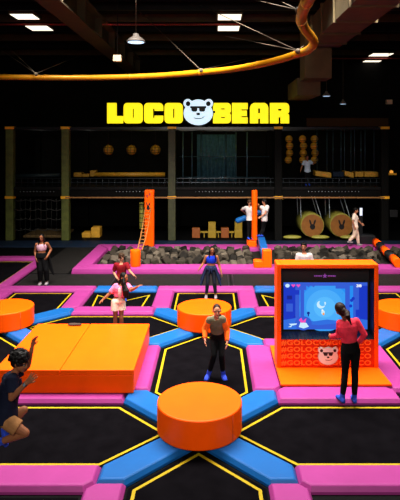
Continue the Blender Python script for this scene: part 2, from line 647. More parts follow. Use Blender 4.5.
# ------------------------------------------------------------------ emblems
def bear_parts(parent, c, s, face_m, dark_m, depth, rim_m):
    """bear head with square sunglasses; c = centre on the wall plane, s = half width"""
    cx, cy, cz = c

    def add(name, loops, d, off, m):
        me = shape_mesh(loops, d)
        move(me, (0, 0, 0), s)
        for v in me.vertices:
            v.co.y = v.co.y / s
        move(me, (cx, cy - off, cz))
        return obj(name, me, m, parent)
    ears = []
    # silhouette as one outline: walk round an ellipse union two ears
    pts = []
    for i in range(120):
        t = 2 * PI * i / 120
        d = V((math.cos(t), math.sin(t)))
        best = 0
        for (ex, ey, rx, ry) in ((0, -.12, .96, .78), (-.68, .52, .29, .29), (.68, .52, .29, .29), (0, .18, .7, .6)):
            A = (d.x / rx) ** 2 + (d.y / ry) ** 2
            Bq = -2 * (d.x * ex / rx ** 2 + d.y * ey / ry ** 2)
            Cq = (ex / rx) ** 2 + (ey / ry) ** 2 - 1
            D = Bq * Bq - 4 * A * Cq
            if D > 0:
                best = max(best, (-Bq + math.sqrt(D)) / (2 * A))
        pts.append((d.x * best, d.y * best))
    pts2 = [(x * 1.05, y * 1.05) for x, y in pts]
    add('rim', [pts2], depth, 0, rim_m)
    add('bear_face', [pts], depth * .4, depth * .45, face_m)
    f = depth * .66
    for sgn in (-1, 1):
        add('inner_ear', [ell(sgn * .66, .5, .15, .16)], depth * .1, f, dark_m)
    gl = [(-.52, .34), (.52, .34), (.52, .20), (.45, .20), (.45, .06), (.36, -.02), (.14, -.02), (.06, .06), (.06, .20), (-.06, .20), (-.06, .06), (-.14, -.02), (-.36, -.02), (-.45, .06), (-.45, .20), (-.52, .20)]
    add('sunglasses', [gl], depth * .1, f, dark_m)
    add('nose', [ell(0, -.17, .13, .085)], depth * .1, f, dark_m)
    mouth = [(-.3, -.40), (-.15, -.44), (.05, -.45), (.25, -.41), (.42, -.30), (.42, -.34), (.26, -.46), (.05, -.50), (-.15, -.49), (-.3, -.44)]
    add('mouth', [mouth], depth * .1, f, dark_m)


# ------------------------------------------------------------------ game kiosk
KX0, KX1, KY = 1.315, 3.39, 11.22
t = thing('floor_mat', 'flat orange mat under and in front of the game kiosk', 'mat', ((KX0 + KX1) / 2, 11.4, PZ))
bm = B(); prism(bm, [(1.3, 10.46), (3.42, 10.46), (3.39, 11.2), (3.39, 12.45), (1.3, 12.45)], PZ + .002, PZ + .045); obj('mat_body', bm, ORANGE, t, bevel=.008)
KZ = PZ + .046
k = thing('game_kiosk', 'orange arcade kiosk with big blue game screen and bear badge', 'kiosk', ((KX0 + KX1) / 2, 11.5, KZ))
KB = 11.68
zt = 2.26
bm = B()
box(bm, KX0, KX0 + .085, KY, KB, KZ, zt); box(bm, KX1 - .085, KX1, KY, KB, KZ, zt)
box(bm, KX0 + .085, KX1 - .085, KY, KB, zt - .08, zt)
box(bm, KX0 + .085, KX1 - .085, KB - .04, KB, KZ, zt - .08)
obj('cabinet_frame', bm, ORANGE, k, bevel=.012)
bm = B(); box(bm, KX0 + .086, KX1 - .086, KY + .012, KY + .05, KZ, .72)
fp = obj('front_panel', bm, mat('red_orange_panel', (.62, .022, .001), .5, spec=.1), k)
LET = mat('light_orange_print', (.9, .17, .02), .5, spec=.1)
for r in range(4):
    z = .19 + r * .137
    me = text_mesh('#GOLOCO#GOLOCO', 1.84, .114, .006, bold=.03, spacing=1.05)
    obj('lettering', move(me, (1.40, KY + .011, z)), LET, fp)
bd = bpy.data.objects.new('bear_badge', None); COL.objects.link(bd); bd.parent = k; bd.location = V((2.355, KY, .44)) - k.location
bear_parts(bd, (2.355, KY - .01, .41), .205, mat('badge_grey', (.66, .76, .74), .5), BLACK, .02, mat('badge_rim', (.45, .36, .3), .5))
# recess: dark lining, sloping shelf, header, screen
bm = B()
box(bm, KX0 + .086, KX0 + .1, KY + .03, 11.6, .72, zt - .082); box(bm, KX1 - .1, KX1 - .086, KY + .03, 11.6, .72, zt - .082)
box(bm, KX0 + .1, KX1 - .1, 11.56, 11.6, .72, zt - .082)
box(bm, KX0 + .1, KX1 - .1, KY + .03, 11.56, zt - .1, zt - .082)
obj('screen_surround', bm, BLACK, k)
bm = B()
pr = [(KY + .02, .66), (KY + .02, .715), (11.52, .80), (11.52, .66)]
quadgrid(bm, [[V((x, a, b)) for a, b in pr] for x in (KX0 + .1, KX1 - .1)], smooth=False)
for i in range(22):
    x = KX0 + .2 + i * .08
    obox(bm, (x, 11.36, .764), (.006, 0, 0), (0, .14, .04), (0, -.002, .006))
obj('sloping_shelf', bm, mat('slate_shelf', (.012, .014, .017), .4), k)


def emi(name, c, s=1.0):
    return mat(name, (0, 0, 0), .3, emit=c, es=s, spec=.2)


cols = [emi('screen_sky', (.02, .27, .9)), emi('screen_glow', (.10, .5, 1.0)), emi('screen_royal', (.01, .04, .55)), emi('screen_navy', (.008, .018, .26)),
        emi('screen_pale', (.6, .85, 1.0)), emi('screen_pink', (.9, .08, .5)), emi('screen_violet', (.035, .11, .66)), emi('screen_orange', (.9, .35, .1)), emi('screen_white', (.9, .95, 1)), emi('screen_sky_mid', (.04, .34, .92)), emi('screen_sky_bright', (.07, .42, .96)), emi('screen_hill', (.03, .16, .75))]
bm = B()
SX0, SX1, SZ0, SZ1 = 1.49, 3.245, .835, 1.815
SY = 11.53


def sp(u, v, d):
    return V((SX0 + u * (SX1 - SX0), SY - d, SZ0 + v * (SZ1 - SZ0)))


lay = [0]


def spoly(pts, mi):
    lay[0] += 1
    d = .004 + lay[0] * .0004
    f = bm.faces.new([bm.verts.new(sp(u, v, d)) for u, v in pts]); f.material_index = mi


def srect(u0, u1, v0, v1, mi):
    spoly([(u0, v0), (u1, v0), (u1, v1), (u0, v1)], mi)


srect(0, 1, 0, 1, 0)
for k_, (rx, ry) in enumerate(((.30, .52), (.22, .38), (.13, .22))):
    spoly(ell(.49, .47, rx, ry, 36), (9, 10, 1)[k_])
srect(0, .14, 0, 1, 2); srect(.14, .19, 0, .96, 6); srect(.20, .245, .1, .84, 6); srect(.9, 1, 0, 1, 2); srect(.735, .79, .2, .95, 6); srect(.83, .9, .1, 1, 6)
srect(0, 1, .93, 1, 6); srect(.14, .27, .84, .93, 6); srect(.62, .74, .87, .93, 6)
spoly([(.0, 0), (1, 0), (1, .2), (.86, .23), (.7, .17), (.52, .21), (.36, .17), (.15, .24), (0, .2)], 11)
spoly([(.14, 0), (.9, 0), (.9, .1), (.66, .13), (.42, .09), (.2, .12)], 6)
spoly(ell(.235, .13, .10, .15, 24), 6)
srect(.03, .11, .38, .55, 6); srect(.125, .19, .74, .84, 2); srect(.86, .93, .27, .42, 2); srect(.04, .1, .64, .72, 3)
for u, v in ((.06, .3), (.1, .27), (.03, .25), (.81, .62), (.83, .66), (.80, .5)):
    spoly(ell(u, v, .02, .035, 10), 2)
# moon
mo = ell(.445, .53, .05, .085, 20, math.radians(120), math.radians(400)) + list(reversed(ell(.465, .56, .04, .065, 18, math.radians(135), math.radians(385))))
spoly(mo, 4)
# small flying figure and hovering shapes
spoly(ell(.47, .36, .022, .05, 12), 4); spoly(ell(.475, .33, .012, .03, 10), 7); spoly(ell(.462, .41, .012, .02, 10), 8)
spoly(ell(.295, .35, .018, .03, 10), 3); srect(.288, .302, .28, .35, 3)
spoly([(.2, .15), (.27, .14), (.3, .06), (.24, .02), (.18, .05)], 4)
spoly([(.18, .2), (.21, .25), (.23, .18), (.27, .24), (.26, .15), (.21, .14)], 5)
spoly([(.06, .12), (.16, .13), (.15, .1), (.09, .08)], 4); spoly([(.05, .05), (.1, .09), (.09, .05)], 4)
# status row: disc, hearts, score
spoly(ell(.045, .935, .026, .04, 16), 4)


def heart(u, v, mi):
    spoly([(u, v - .035), (u + .024, v + .008), (u + .018, v + .03), (u + .008, v + .03), (u, v + .018), (u - .008, v + .03), (u - .018, v + .03), (u - .024, v + .008)], mi)


for i, mi in enumerate((5, 5, 6, 6, 6)):
    heart(.115 + i * .06, .935, mi)
SM = B(); scr = bm
bm = None
screen = obj('game_screen', scr, cols, k)
me = text_mesh('38', .11, .06, .004, bold=.04)
obj('score_digits', move(me, sp(.865, .905, .03)), cols[8], screen)
bm = B(); box(bm, SX0 - .02, SX1 + .02, SY + .001, SY + .028, SZ0 - .02, SZ1 + .02); obj('screen_case', bm, BLACK, k)
# header marks: a small violet star between two short runs of tiny lettering
bm = B()
zc = 1.945
for sgn in (-1, 1):
    for i in range(5):
        x = 2.36 + sgn * (.075 + i * .034)
        box(bm, x - .011, x + .011, 11.548, 11.558, zc - .012, zc + .012)
for i in range(5):
    a = PI / 2 + 2 * PI * i / 5
    obox(bm, (2.36 + .02 * math.cos(a), 11.553, zc + .02 * math.sin(a)), (.024 * math.cos(a), 0, .024 * math.sin(a)), (0, .005, 0), (-.008 * math.sin(a), 0, .008 * math.cos(a)))
obj('header_mark', bm, mat('violet_glow_print', (.3, .08, .5), .5, emit=(.3, .06, .45), es=.35), k)  # printed marks with a faint glow put into their colour

# ------------------------------------------------------------------ play structure at the back
SYF, SYB = 26.4, 30.6
DZ = 2.55
ps = thing('play_structure', 'two storey black play structure with padded posts across the back', 'play structure', (0, 28.5, 0))
for i, px in enumerate((10.5, 66, 172, 278, 384)):
    x = (px - 212.5) / F * SYF
    m = (OLIVE, OLIVE, mat('dark_olive_padding', (.03, .033, .008), .6, var=.3, bump=.5, bscale=12), BLACKPAD, BLACKPAD)[i]
    bm = B(); box(bm, x - .18, x + .18, SYF - .18, SYF + .18, 0, 5.32)
    p = obj('post', bm, m, ps, bevel=.03)
    for z in (5.32, 2.0):
        bm = B(); box(bm, x - .2, x + .2, SYF - .2, SYF + .2, z, z + .12); obj('post_cap', bm, YCAP, p)
    bm = B(); box(bm, x - .15, x + .15, SYB - .15, SYB + .15, 0, 5.32); obj('rear_post', bm, BLACKPAD, ps)
bm = B(); box(bm, -9.9, 8.4, SYF - .1, SYB + .1, DZ - .12, DZ); obj('deck', bm, STEEL, ps)
bm = B(); box(bm, -9.9, 8.4, SYF - .08, SYF + .08, 5.3, 5.42); box(bm, -9.9, 8.4, SYB - .08, SYB + .08, 5.3, 5.42)
for x in (-9.7, -7.03, -1.94, 3.14, 8.23):
    box(bm, x - .06, x + .06, SYF, SYB, 5.32, 5.4)
obj('top_rail', bm, mat('glossy_black_steel', (.012, .012, .014), .25, spec=.5), ps)
bm = B(); box(bm, -7, 8.2, SYF - .23, SYF - .19, 2.03, 2.09); obj('amber_beam', bm, mat('dull_amber_beam', (.3, .14, .045), .4), ps)
bm = B(); box(bm, -9.9, 8.4, SYF - .05, SYF + .03, 2.1, 2.42); obj('fascia', bm, BLACKPAD, ps)
bm = B(); box(bm, -9.9, 8.4, SYB + .12, SYB + .18, 0, 5.3); obj('back_panel', bm, WALLM, ps)
bm = B(); box(bm, 4.5, 8.4, SYF - .14, SYF - .09, 5.46, 5.85); obj('upper_board', bm, mat('dim_brown_board', (.03, .016, .004), .8, spec=.1), ps)
# guard rail on the deck edge and thin uprights
bm = B()
for z in (2.75, 2.95):
    cyl(bm, (-9.7, SYF + .1, z), (8.2, SYF + .1, z), .022, n=8)
for i in range(60):
    x = -9.5 + i * .3
    cyl(bm, (x, SYF + .1, DZ), (x, SYF + .1, 2.95), .012, n=6)
obj('guard_rail', bm, mat('steel_rail', (.05, .06, .07), .35, metal=.6), ps)
# little studs on the fascia
bm = B()
for a, b in ((-4.6, -2.9), (-.8, 1.6), (4.6, 7.2), (-9.2, -7.4)):
    n = int((b - a) / .16)
    for i in range(n):
        ball(bm, (a + i * .16, SYF - .07, 2.33), .02, n=8, m=5)
obj('stud_row', bm, mat('pale_studs', (.5, .55, .6), .3, metal=.5), ps)
# bluish glass uprights in the middle bay
GLASSY = mat('blue_steel_tube', (.06, .12, .16), .25, metal=.5)
for px, Y in ((183, 27.4), (192, 28), (236, 28), (247, 27.4), (201, 29.8), (226, 29.8)):
    p0 = at(px, 130, Y); bm = B(); cyl(bm, (p0.x, Y, DZ + .002), (p0.x, Y, 5.2), .035, n=10); obj('upright', bm, GLASSY, ps)
for z in (3.95, 2.9):
    bm = B(); cyl(bm, (-1.7, 28, z), (2.9, 28, z), .02, n=8); obj('cross_tube', bm, GLASSY, ps)
a, b = at(197, 172, 29.9), at(236, 130, 29.9)
bm = B()
n_ = 48
rows_ = [[V((a.x + (b.x - a.x) * i / n_, 29.9 + .04 * math.sin(i * 1.3) + d_, z)) for i in range(n_ + 1)] for z in (DZ + .01, 5.1) for d_ in (0,)]
quadgrid(bm, rows_, close=False)
cu_ = obj('curtain', bm, mat('deep_teal_cloth', (.05, .13, .19), .8, var=.3, spec=.1))
sm_ = cu_.modifiers.new('thickness', 'SOLIDIFY'); sm_.thickness = .012
tag(cu_, 'dim teal curtain hanging at the back of the middle bay under the sign', 'curtain')
# rope net in the lower left bay
t = thing('rope_net', 'black rope net of sagging rows in the lower left bay', 'net', (-8.4, SYF - .0, 0))
for z in (1.95, 1.5, 1.05, .55):
    bm = B(); tube(bm, [(-9.5 + 2.3 * i / 12, SYF - .1, z - .08 * math.sin(PI * ((i * 4) % 12) / 12)) for i in range(13)], .02, 6)
    for i in range(5):
        ball(bm, (-9.5 + .35 + i * .42, SYF - .1, z), .035, n=8, m=5)
    obj('net_row', bm, mat('dark_rope', (.015, .015, .012), .7), t)
bm = B()
for i in range(10):
    cyl(bm, (-9.45 + i * .25, SYF - .1, .06), (-9.45 + i * .25, SYF - .1, 2.0), .008, n=6)
obj('net_cords', bm, mat('dark_rope', (.015, .015, .012), .7), t)


def block(name, m, px0, px1, py0, py1, Y, depth, label, cat, group=None, bevel=.03):
    a = at(px0, py1, Y); b = at(px1, py0, Y)
    bm = B(); box(bm, a.x, b.x, Y, Y + depth, a.z, b.z)
    return tag(obj(name, bm, m, bevel=bevel), label, cat, group)


TANF = mat('tan_floor_mat', (.12, .07, .02), .7, var=.2)
bm = B(); box(bm, -9.3, -7.3, 27, 29, .001, .12); tag(obj('crash_mat', bm, TANF, bevel=.03), 'tan crash mat on the floor of the lower left bay', 'mat')
for x, y, z, h, lab in ((-6.2, 27.0, 0, .25, 'low step of the tan stair blocks by the second post'), (-5.75, 27.0, 0, .5, 'tall step of the tan stair blocks by the second post')):
    bm = B(); box(bm, x - .215, x + .215, y, y + .6, z + .001, z + h); tag(obj('stair_block', bm, TAN, bevel=.03), lab, 'block', 'tan stair blocks')
# lower middle bay: cubes and stumps, all on the floor
CUB = mat('rust_cube_vinyl', (.2, .05, .004), .5, var=.1)
YEL = mat('mustard_cube_vinyl', (.24, .15, .004), .5, var=.1)
CY = 26.75
for px, m, hgt, lab in ((196, CUB, .5, 'leftmost rust orange cube on the floor in the middle bay'), (212, YEL, .42, 'lower mustard cube of the stacked pair in the middle bay'),
                        (225, CUB, .5, 'second rust orange cube, between the two mustard stacks'), (238.5, YEL, .42, 'mustard cube under another one, behind the blue log')):
    x = (px - 212.5) / F * CY
    bm = B(); box(bm, x - .19, x + .19, CY, CY + .38, .031, hgt); tag(obj('foam_block', bm, m, bevel=.02), lab, 'block', 'balance blocks in the middle bay')
    if m is YEL:
        bm = B(); box(bm, x - .18, x + .18, CY, CY + .38, hgt + .001, hgt + .37)
        tag(obj('foam_block', bm, m, bevel=.02), 'upper mustard cube ' + ('on the stack between the rust orange cubes' if px == 212 else 'on the stack behind the blue log'), 'block', 'balance blocks in the middle bay')
for a, b, lab in ((200.2, 208, 'short mustard bar between the left rust cube and the mustard stack'), (216, 221, 'short mustard bar joining the mustard stack to the second rust cube'), (229.2, 234.6, 'short mustard bar behind the blue log')):
    xa, xb = (a - 212.5) / F * CY + .005, (b - 212.5) / F * CY - .005
    bm = B(); box(bm, xa, xb, CY + .12, CY + .22, .26, .34); box(bm, (xa + xb) / 2 - .02, (xa + xb) / 2 + .02, CY + .15, CY + .19, .031, .26)
    tag(obj('balance_bar', bm, YEL), lab, 'bar')
# hanging net balls on the upper deck
for i, (px, lab) in enumerate(((108.5, 'left hanging mustard ball under the letter L'), (131.5, 'middle hanging mustard ball of the row of three'), (155.5, 'right hanging mustard ball, nearest the middle post'))):
    c = at(px, 150, 28)
    t = thing('hanging_ball', lab, 'ball', c - V((0, 0, .26)), 'hanging mustard balls')
    bm = B(); ball(bm, c, .26, n=20, m=14); obj('ball', bm, TAN, t)
    bm = B()
    for q in range(4):
        a = PI * q / 4
        tube(bm, [c + V((.265 * math.cos(s) * math.cos(a), .265 * math.cos(s) * math.sin(a), .265 * math.sin(s))) for s in [2 * PI * j / 20 for j in range(21)]], .012, 5, hint=(.3, .5, .2))
    for z in (-.12, 0, .12):
        rr = math.sqrt(.265 ** 2 - z * z)
        tube(bm, [c + V((rr * math.cos(s), rr * math.sin(s), z)) for s in [2 * PI * j / 20 for j in range(21)]], .012, 5)
    obj('net', bm, BLACK, t)
    bm = B(); cyl(bm, c + V((0, 0, .26)), (c.x, c.y, 5.32), .012, n=6); obj('rope', bm, STEEL, t)
ci = 0
for col, (px, nb) in enumerate(((289, 4), (303, 4), (314.5, 4))):
    t = thing('ball_chain', ('left', 'middle', 'right')[col] + ' vertical chain of mustard balls in the upper right bay', 'ball chain', at(px, 165, 28.2), 'ball chains in the upper right bay')
    for r in range(nb):
        c = at(px + random.uniform(-.8, .8), 139 + 7 * r, 28.2)
        bm = B(); ball(bm, c, .19, n=14, m=10); obj('ball', bm, TAN, t)
        bm = B()
        for z in (-.07, .05):
            rr = math.sqrt(.194 ** 2 - z * z)
            tube(bm, [c + V((rr * math.cos(s), rr * math.sin(s), z)) for s in [2 * PI * j / 16 for j in range(17)]], .01, 5)
        obj('band', bm, BLACK, t)
    top = at(px, 139, 28.2)
    bm = B(); cyl(bm, (top.x, 28.2, at(px, 165, 28.2).z), (top.x, 28.2, 5.32), .012, n=6); obj('rope', bm, STEEL, t)
# swinging pads in the upper right bay
for pxs, m, w_, lab in (((317, 327), TAN, 16, 'left tan swing pad in the upper right bay, right of the person'), ((333, 341), NAVYM, 11, 'dark swing pad between two tan swing pads'),
                        ((344.5, 351), TAN, 9, 'tan swing pad right of the dark swing pad'), ((354.5, 361), TAN, 8.5, 'slim tan swing pad right of the two ropes'), ((365, 374), TAN, 14, 'rightmost tan swing pad near the last post')):
    pc = (pxs[0] + pxs[1]) / 2
    c = at(pc, 174, 28)
    hw = w_ / 2 * 28 / F
    t = thing('swing_pad', lab, 'swing', c - V((0, 0, .12)), 'swing pads in the upper right bay')
    bm = B(); obox(bm, c, (hw, 0, -.05 if m is TAN and pc < 350 else 0), (0, .35, 0), (.0, 0, .13)); obj('cushion', bm, m, t, bevel=.04)
    for q in pxs:
        p = at(q, 171, 28)
        bm = B(); cyl(bm, (p.x, 28, c.z + .1), (p.x, 28, 5.32), .02, n=6); obj('rope', bm, GLASSY, t)
# logs and pads on the upper deck left
a = at(95, 174.5, 28); b = at(165, 174.5, 28)
bm = B(); cyl(bm, a, b, .11, n=16); tag(obj('hanging_log', bm, TAN), 'long tan log slung along the upper deck under the sign', 'log')
for px0, px1, y0, y1, lab in ((73.5, 81.5, 172.5, 177, 'small tan pad on the upper deck beside the second post'), (82, 89, 174, 177, 'flat tan pad left of the long tan log'), (90, 96, 170.5, 176.5, 'upright tan pad at the left end of the long tan log')):
    block('deck_pad', TAN, px0, px1, y0, y1, 28.6, .5, lab, 'pad', 'tan pads on the upper deck')
a = at(15, 176, 28.3); b = at(60, 175, 28.3)
bm = B(); cyl(bm, a, b, .1, n=12); tag(obj('hanging_log', bm, mat('slate_vinyl', (.02, .035, .045), .5)), 'dark slate log slung in the upper left bay', 'log')
# roller barrels
RUST = mat('rust_disc_vinyl', (.2, .07, .006), .5, var=.15)
OLV = mat('olive_drum_vinyl', (.24, .22, .03), .5, var=.2)
for x, lab in ((4.76, 'left hanging barrel with rabbit head mark in the lower right bay'), (6.15, 'right hanging barrel with rabbit head mark, behind the man in white')):
    z, r, Y0, Y1 = .64, .585, 26.75, 28.5
    x *= 26.75 / 26.2
    t = thing('roller_barrel', lab, 'barrel', (x, 27.5, z - r), 'hanging barrels')
    bm = B()
    quadgrid(bm, [ring((x, yy, z), V((1, 0, 0)), V((0, 0, 1)), q, q, 40) for q, yy in ((r * .95, Y0), (r, Y0 + .06), (r, Y1 - .06), (r * .95, Y1))])
    obj('drum', bm, OLV, t)
    bm = B(); cyl(bm, (x, Y0 - .02, z), (x, Y0 + .01, z), r * .92, n=40); e = obj('end_disc', bm, RUST, t)
    me = shape_mesh([ell(0, -.06, .13, .13), ], .01); obj('rabbit_head', move(me, (x, Y0 - .025, z)), BLACK, e)
    for s in (-1, 1):
        me = shape_mesh([ell(s * .1, .15, .045, .15, rot=-s * .3)], .01); obj('rabbit_ear', move(me, (x, Y0 - .025, z)), BLACK, e)
    for s in (-1, 1):
        for yy in (Y0 + .35, Y1 - .4):
            bm = B(); cyl(bm, (x + s * .5, yy, z + .33), (x + s * .3 - .25, yy, DZ - .125), .022, n=6); obj('rope', bm, mat('pale_rope', (.5, .6, .68), .5), t)
for x, lab in ((3.85, 'round tan floor cushion under the left hanging barrel'), (5.2, 'round tan floor cushion between the two hanging barrels'), (6.6, 'round tan floor cushion behind the man in white')):
    bm = B(); ball(bm, (x, 26.55, .11), (.45, .2, .1)); tag(obj('floor_cushion', bm, OLV), lab, 'cushion', 'floor cushions under the barrels')
# checked punching bag left of the ladder tower
p = at(141.5, 202, 26.9); q = at(141.5, 229, 26.9)
t = thing('punching_bag', 'slim olive checked punching bag hanging left of the orange tower', 'punching bag', (p.x, 26.9, q.z))
bm = B(); cyl(bm, q, p, .11, n=16); obj('bag', bm, OLV, t, bevel=.03)
for i in range(6):
    z = q.z + (p.z - q.z) * (i + .5) / 6
    bm = B(); cyl(bm, (p.x, 26.9, z - .02), (p.x, 26.9, z + .02), .116, n=16)
    obj('strap', bm, BLACK, t)
bm = B(); cyl(bm, p, (p.x, 26.9, DZ - .125), .015, n=6); obj('rope', bm, STEEL, t)
# lit notice behind the walking man, wall box, amber lamp
bm = B(); box(bm, 7.02, 7.14, 26.2, 26.22, 1.2, 1.56)
bm2 = B(); box(bm2, 7.0, 7.16, 26.222, 26.262, .03, 1.6)
t = thing('info_display', 'narrow lit display post just right of the head of the man in white', 'display', (7.08, 26.24, .03))
obj('display_post', bm2, BLACK, t); obj('lit_face', bm, mat('display_glow', (.1, .1, .1), .4, emit=(.75, .8, 1), es=1.2), t)
block('wall_cabinet', mat('grey_cabinet', (.012, .012, .013), .5), 390, 398, 210, 217.5, 28, .15, 'small dark wall cabinet at the right edge, right of the last post', 'cabinet')
p = at(391, 174, 27.5)
t = thing('wall_lamp', 'small amber lamp at the right edge beside the last post', 'lamp', p)
bm = B(); box(bm, p.x - .25, p.x + .25, 27.4, 27.6, p.z - .05, p.z + .05); obj('bracket', bm, YCAP, t)
bm = B(); ball(bm, p + V((.02, 0, .1)), .09); obj('lamp_globe', bm, mat('amber_glow', (.5, .2, .02), .4, emit=(1, .4, .05), es=.8), t)

# ------------------------------------------------------------------ sign
SIGY = 26.15
YG = mat('yellow_letter_face', (.8, .7, 0), .5, emit=(1, .84, .008), es=1.0)
YS = mat('yellow_letter_side', (.5, .42, 0), .5)
sg = thing('illuminated_sign', 'glowing yellow LOCO BEAR sign with bear head on top of the play structure', 'sign', at(198, 124, SIGY))
u = SIGY / F
hgt = 20.4


def letter(name, x0, x1, loops):
    wd = x1 - x0
    ls = [[((x0 + a * wd), b * hgt) for a, b in lp] for lp in loops]
    me = shape_mesh([[(x * u, y * u) for x, y in lp] for lp in ls], .16)
    o = obj('letter_' + name, move(me, V(((-212.5) * u, SIGY, at(0, 123.4, SIGY).z))), YG, sg)


r = .17
letter('l', 107.4, 123, [[(0, 0), (1, 0), (1, .36), (.58, .36), (.58, 1), (0, 1)]])
Oo = rrect(0, 1, 0, 1, .2); Oh = rrect(.46, .54, .27, .73, .03)
letter('o', 123.8, 142.6, [Oo, Oh])
letter('c', 144.2, 163.2, [rrect(0, 1, 0, 1, .2)[:7] + rrect(0, 1, 0, 1, .2)[7:14] + rrect(0, 1, 0, 1, .2)[14:21] + rrect(0, 1, 0, 1, .2)[21:] + [(1, .38), (.55, .38), (.55, .27), (.46, .27), (.46, .73), (.55, .73), (.55, .62), (1, .62)]])
letter('o', 164.6, 182.8, [Oo, Oh])
letter('b', 213, 231, [rrect(0, 1, 0, 1, .2, corners=(1, 0, 0, 1))[:7] + [(0, 1), (0, .62), (.12, .62), (.12, .5), (0, .5), (0, 0)] + rrect(0, 1, 0, 1, .2, corners=(1, 0, 0, 1))[9:] + [(1, .42), (.93, .5), (1, .58)],
                       [(.45, .68), (.66, .68), (.66, .74), (.45, .74)], [(.45, .26), (.66, .26), (.66, .32), (.45, .32)]])
letter('e', 232, 247.6, [[(0, 0), (1, 0), (1, .3), (.6, .3), (.6, .36), (.95, .36), (.95, .63), (.6, .63), (.6, .69), (1, .69), (1, 1), (0, 1)]])
letter('a', 250, 268.2, [[(0, 0), (.44, 0), (.44, .24), (.56, .24), (.56, 0), (1, 0), (1, .78), (.94, .92), (.8, 1), (.2, 1), (.06, .92), (0, .78)], [(.44, .5), (.56, .5), (.56, .74), (.44, .74)]])
letter('r', 270, 289, [[(0, 0), (.44, 0), (.44, .3), (.56, .3), (.56, 0), (1, 0), (1, .4), (.92, .48), (1, .56), (1, .84), (.94, .95), (.84, 1), (0, 1)], [(.42, .62), (.62, .62), (.62, .72), (.42, .72)]])
be = bpy.data.objects.new('bear_emblem', None); COL.objects.link(be); be.parent = sg; be.location = at(198.3, 110, SIGY) - sg.location
bear_parts(be, at(198.3, 111.5, SIGY - .02), 15.2 * u, mat('bear_glow', (.6, .75, .8), .5, emit=(.62, .85, 1.0), es=.95), BLACK, .2, BLACK)
bm = B()
for px in (112, 133, 154, 174, 222, 240, 259, 280):
    p = at(px, 123, SIGY)
    cyl(bm, (p.x, SIGY + .1, 5.42), (p.x, SIGY + .1, 6.2), .03, n=8)
cyl(bm, at(108, 121, SIGY + .1), at(288, 121, SIGY + .1), .03, n=8)
obj('sign_frame', bm, STEEL, sg)

# ------------------------------------------------------------------ pit furniture
# ladder tower
t = thing('padded_tower', 'tall orange padded tower standing on the back wall of the pit', 'tower', (-2.74, 23.95, PT))
bm = B(); box(bm, -2.94, -2.54, 23.75, 24.15, PT, 2.63); obj('tower_body', bm, ORANGE, t, bevel=.05)
me = shape_mesh([ell(0, -.06, .07, .09)], .012); obj('rabbit_head', move(me, (-2.78, 23.745, 1.93)), BLACK, t)
for s in (-1, 1):
    me = shape_mesh([ell(s * .05, .09, .025, .11, rot=-s * .35)], .012); obj('rabbit_ear', move(me, (-2.78, 23.745, 1.93)), BLACK, t)
me = shape_mesh([ell(0, 0, .04, .06), ell(.11, .08, .04, .06)], .012); obj('hold_mark', move(me, (-2.82, 23.745, 2.38)), mat('dark_red_mark', (.25, .02, .01), .5), t)
t = thing('foam_post', 'short orange padded post on the pit wall at the foot of the rope ladder', 'post', (-2.82, 20.15, PT))
bm = B(); cyl(bm, (-2.82, 20.15, PT), (-2.82, 20.15, .78), .185, n=28); obj('post_body', bm, ORANGE, t, bevel=.02)
t = thing('rope_ladder', 'tan rope ladder slung from the orange tower down to the short orange post', 'ladder', (-2.8, 21.5, .8))
TANR = mat('tan_rope', (.26, .1, .025), .8, spec=.1)
sides = []
for px0, px1, px2 in ((145, 143, 137.5), (150.5, 149, 142)):
    pts = []
    for i in range(13):
        f = i / 12
        Y = 23.7 - f * 3.3
        py = 208 + (250 - 208) * f
        px = (1 - f) ** 2 * px0 + 2 * f * (1 - f) * (px1 + 1.5 if False else px1) + f * f * px2
        pts.append(at(px, py, Y))
    sides.append(pts)
    bm = B(); tube(bm, pts, .021, 8); obj('side_rope', bm, TANR, t)
for i in range(1, 12):
    bm = B(); cyl(bm, sides[0][i], sides[1][i], .018, n=8); obj('rung', bm, TANR, t)
# balance beam with end blocks
t = thing('balance_beam', 'blue padded beam with orange blocks spanning the pit under the two people', 'beam', (2, 22, PT))
bm = B(); A = V((2.12, 23.9, .45)); Bp = V((1.97, 20.3, .45)); d = (Bp - A) / 2
obox(bm, (A + Bp) / 2, (.15, 0, 0), d, (0, 0, .14)); obj('beam_body', bm, BLUE, t, bevel=.03)
bm = B(); box(bm, 1.82, 2.14, 19.85, 20.28, PT, .8); fb = obj('front_block', bm, ORANGE, t, bevel=.02)
bm = B(); box(bm, 1.5, 1.815, 19.85, 20.28, PT, .42); obj('step_block', bm, ORANGE, t, bevel=.02)
bm = B(); box(bm, 1.5, 1.9, 23.75, 24.15, PT, .43); obj('back_block', bm, ORANGE, t, bevel=.02)
t = thing('padded_post', 'slim orange padded post standing between the two people at the pit', 'post', (1.85, 24.0, .43))
bm = B(); cyl(bm, (1.83, 23.95, .435), (1.83, 23.95, 2.62), .125, n=24); obj('post_body', bm, ORANGE, t, bevel=.03)
p0 = at(238, 220.6, 24.35); p1 = at(262, 211.5, 24.35)
bm = B(); capsule(bm, p0, .125, p1, .125, n=20); tag(obj('foam_log', bm, BLUE), 'blue foam log held slantwise behind the slim orange post', 'log')
# striped log at right
t = thing('striped_log', 'orange and black banded log across the right end of the pit', 'log', (7.0, 22, PT))
pa, pb = V((7.15, 24.1, .34)), V((6.72, 19.9, .34))
for i in range(5):
    bm = B(); cyl(bm, pa.lerp(pb, i / 5), pa.lerp(pb, (i + 1) / 5), .16 if i % 2 == 0 else .162, n=24)
    obj('band', bm, ORANGE if i % 2 == 0 else BLACK, t)
bm = B(); box(bm, 6.55, 7.25, 24.42, 24.95, .031, .55); tag(obj('black_box', bm, BLACK, bevel=.03), 'black padded box behind the end of the banded log', 'box')

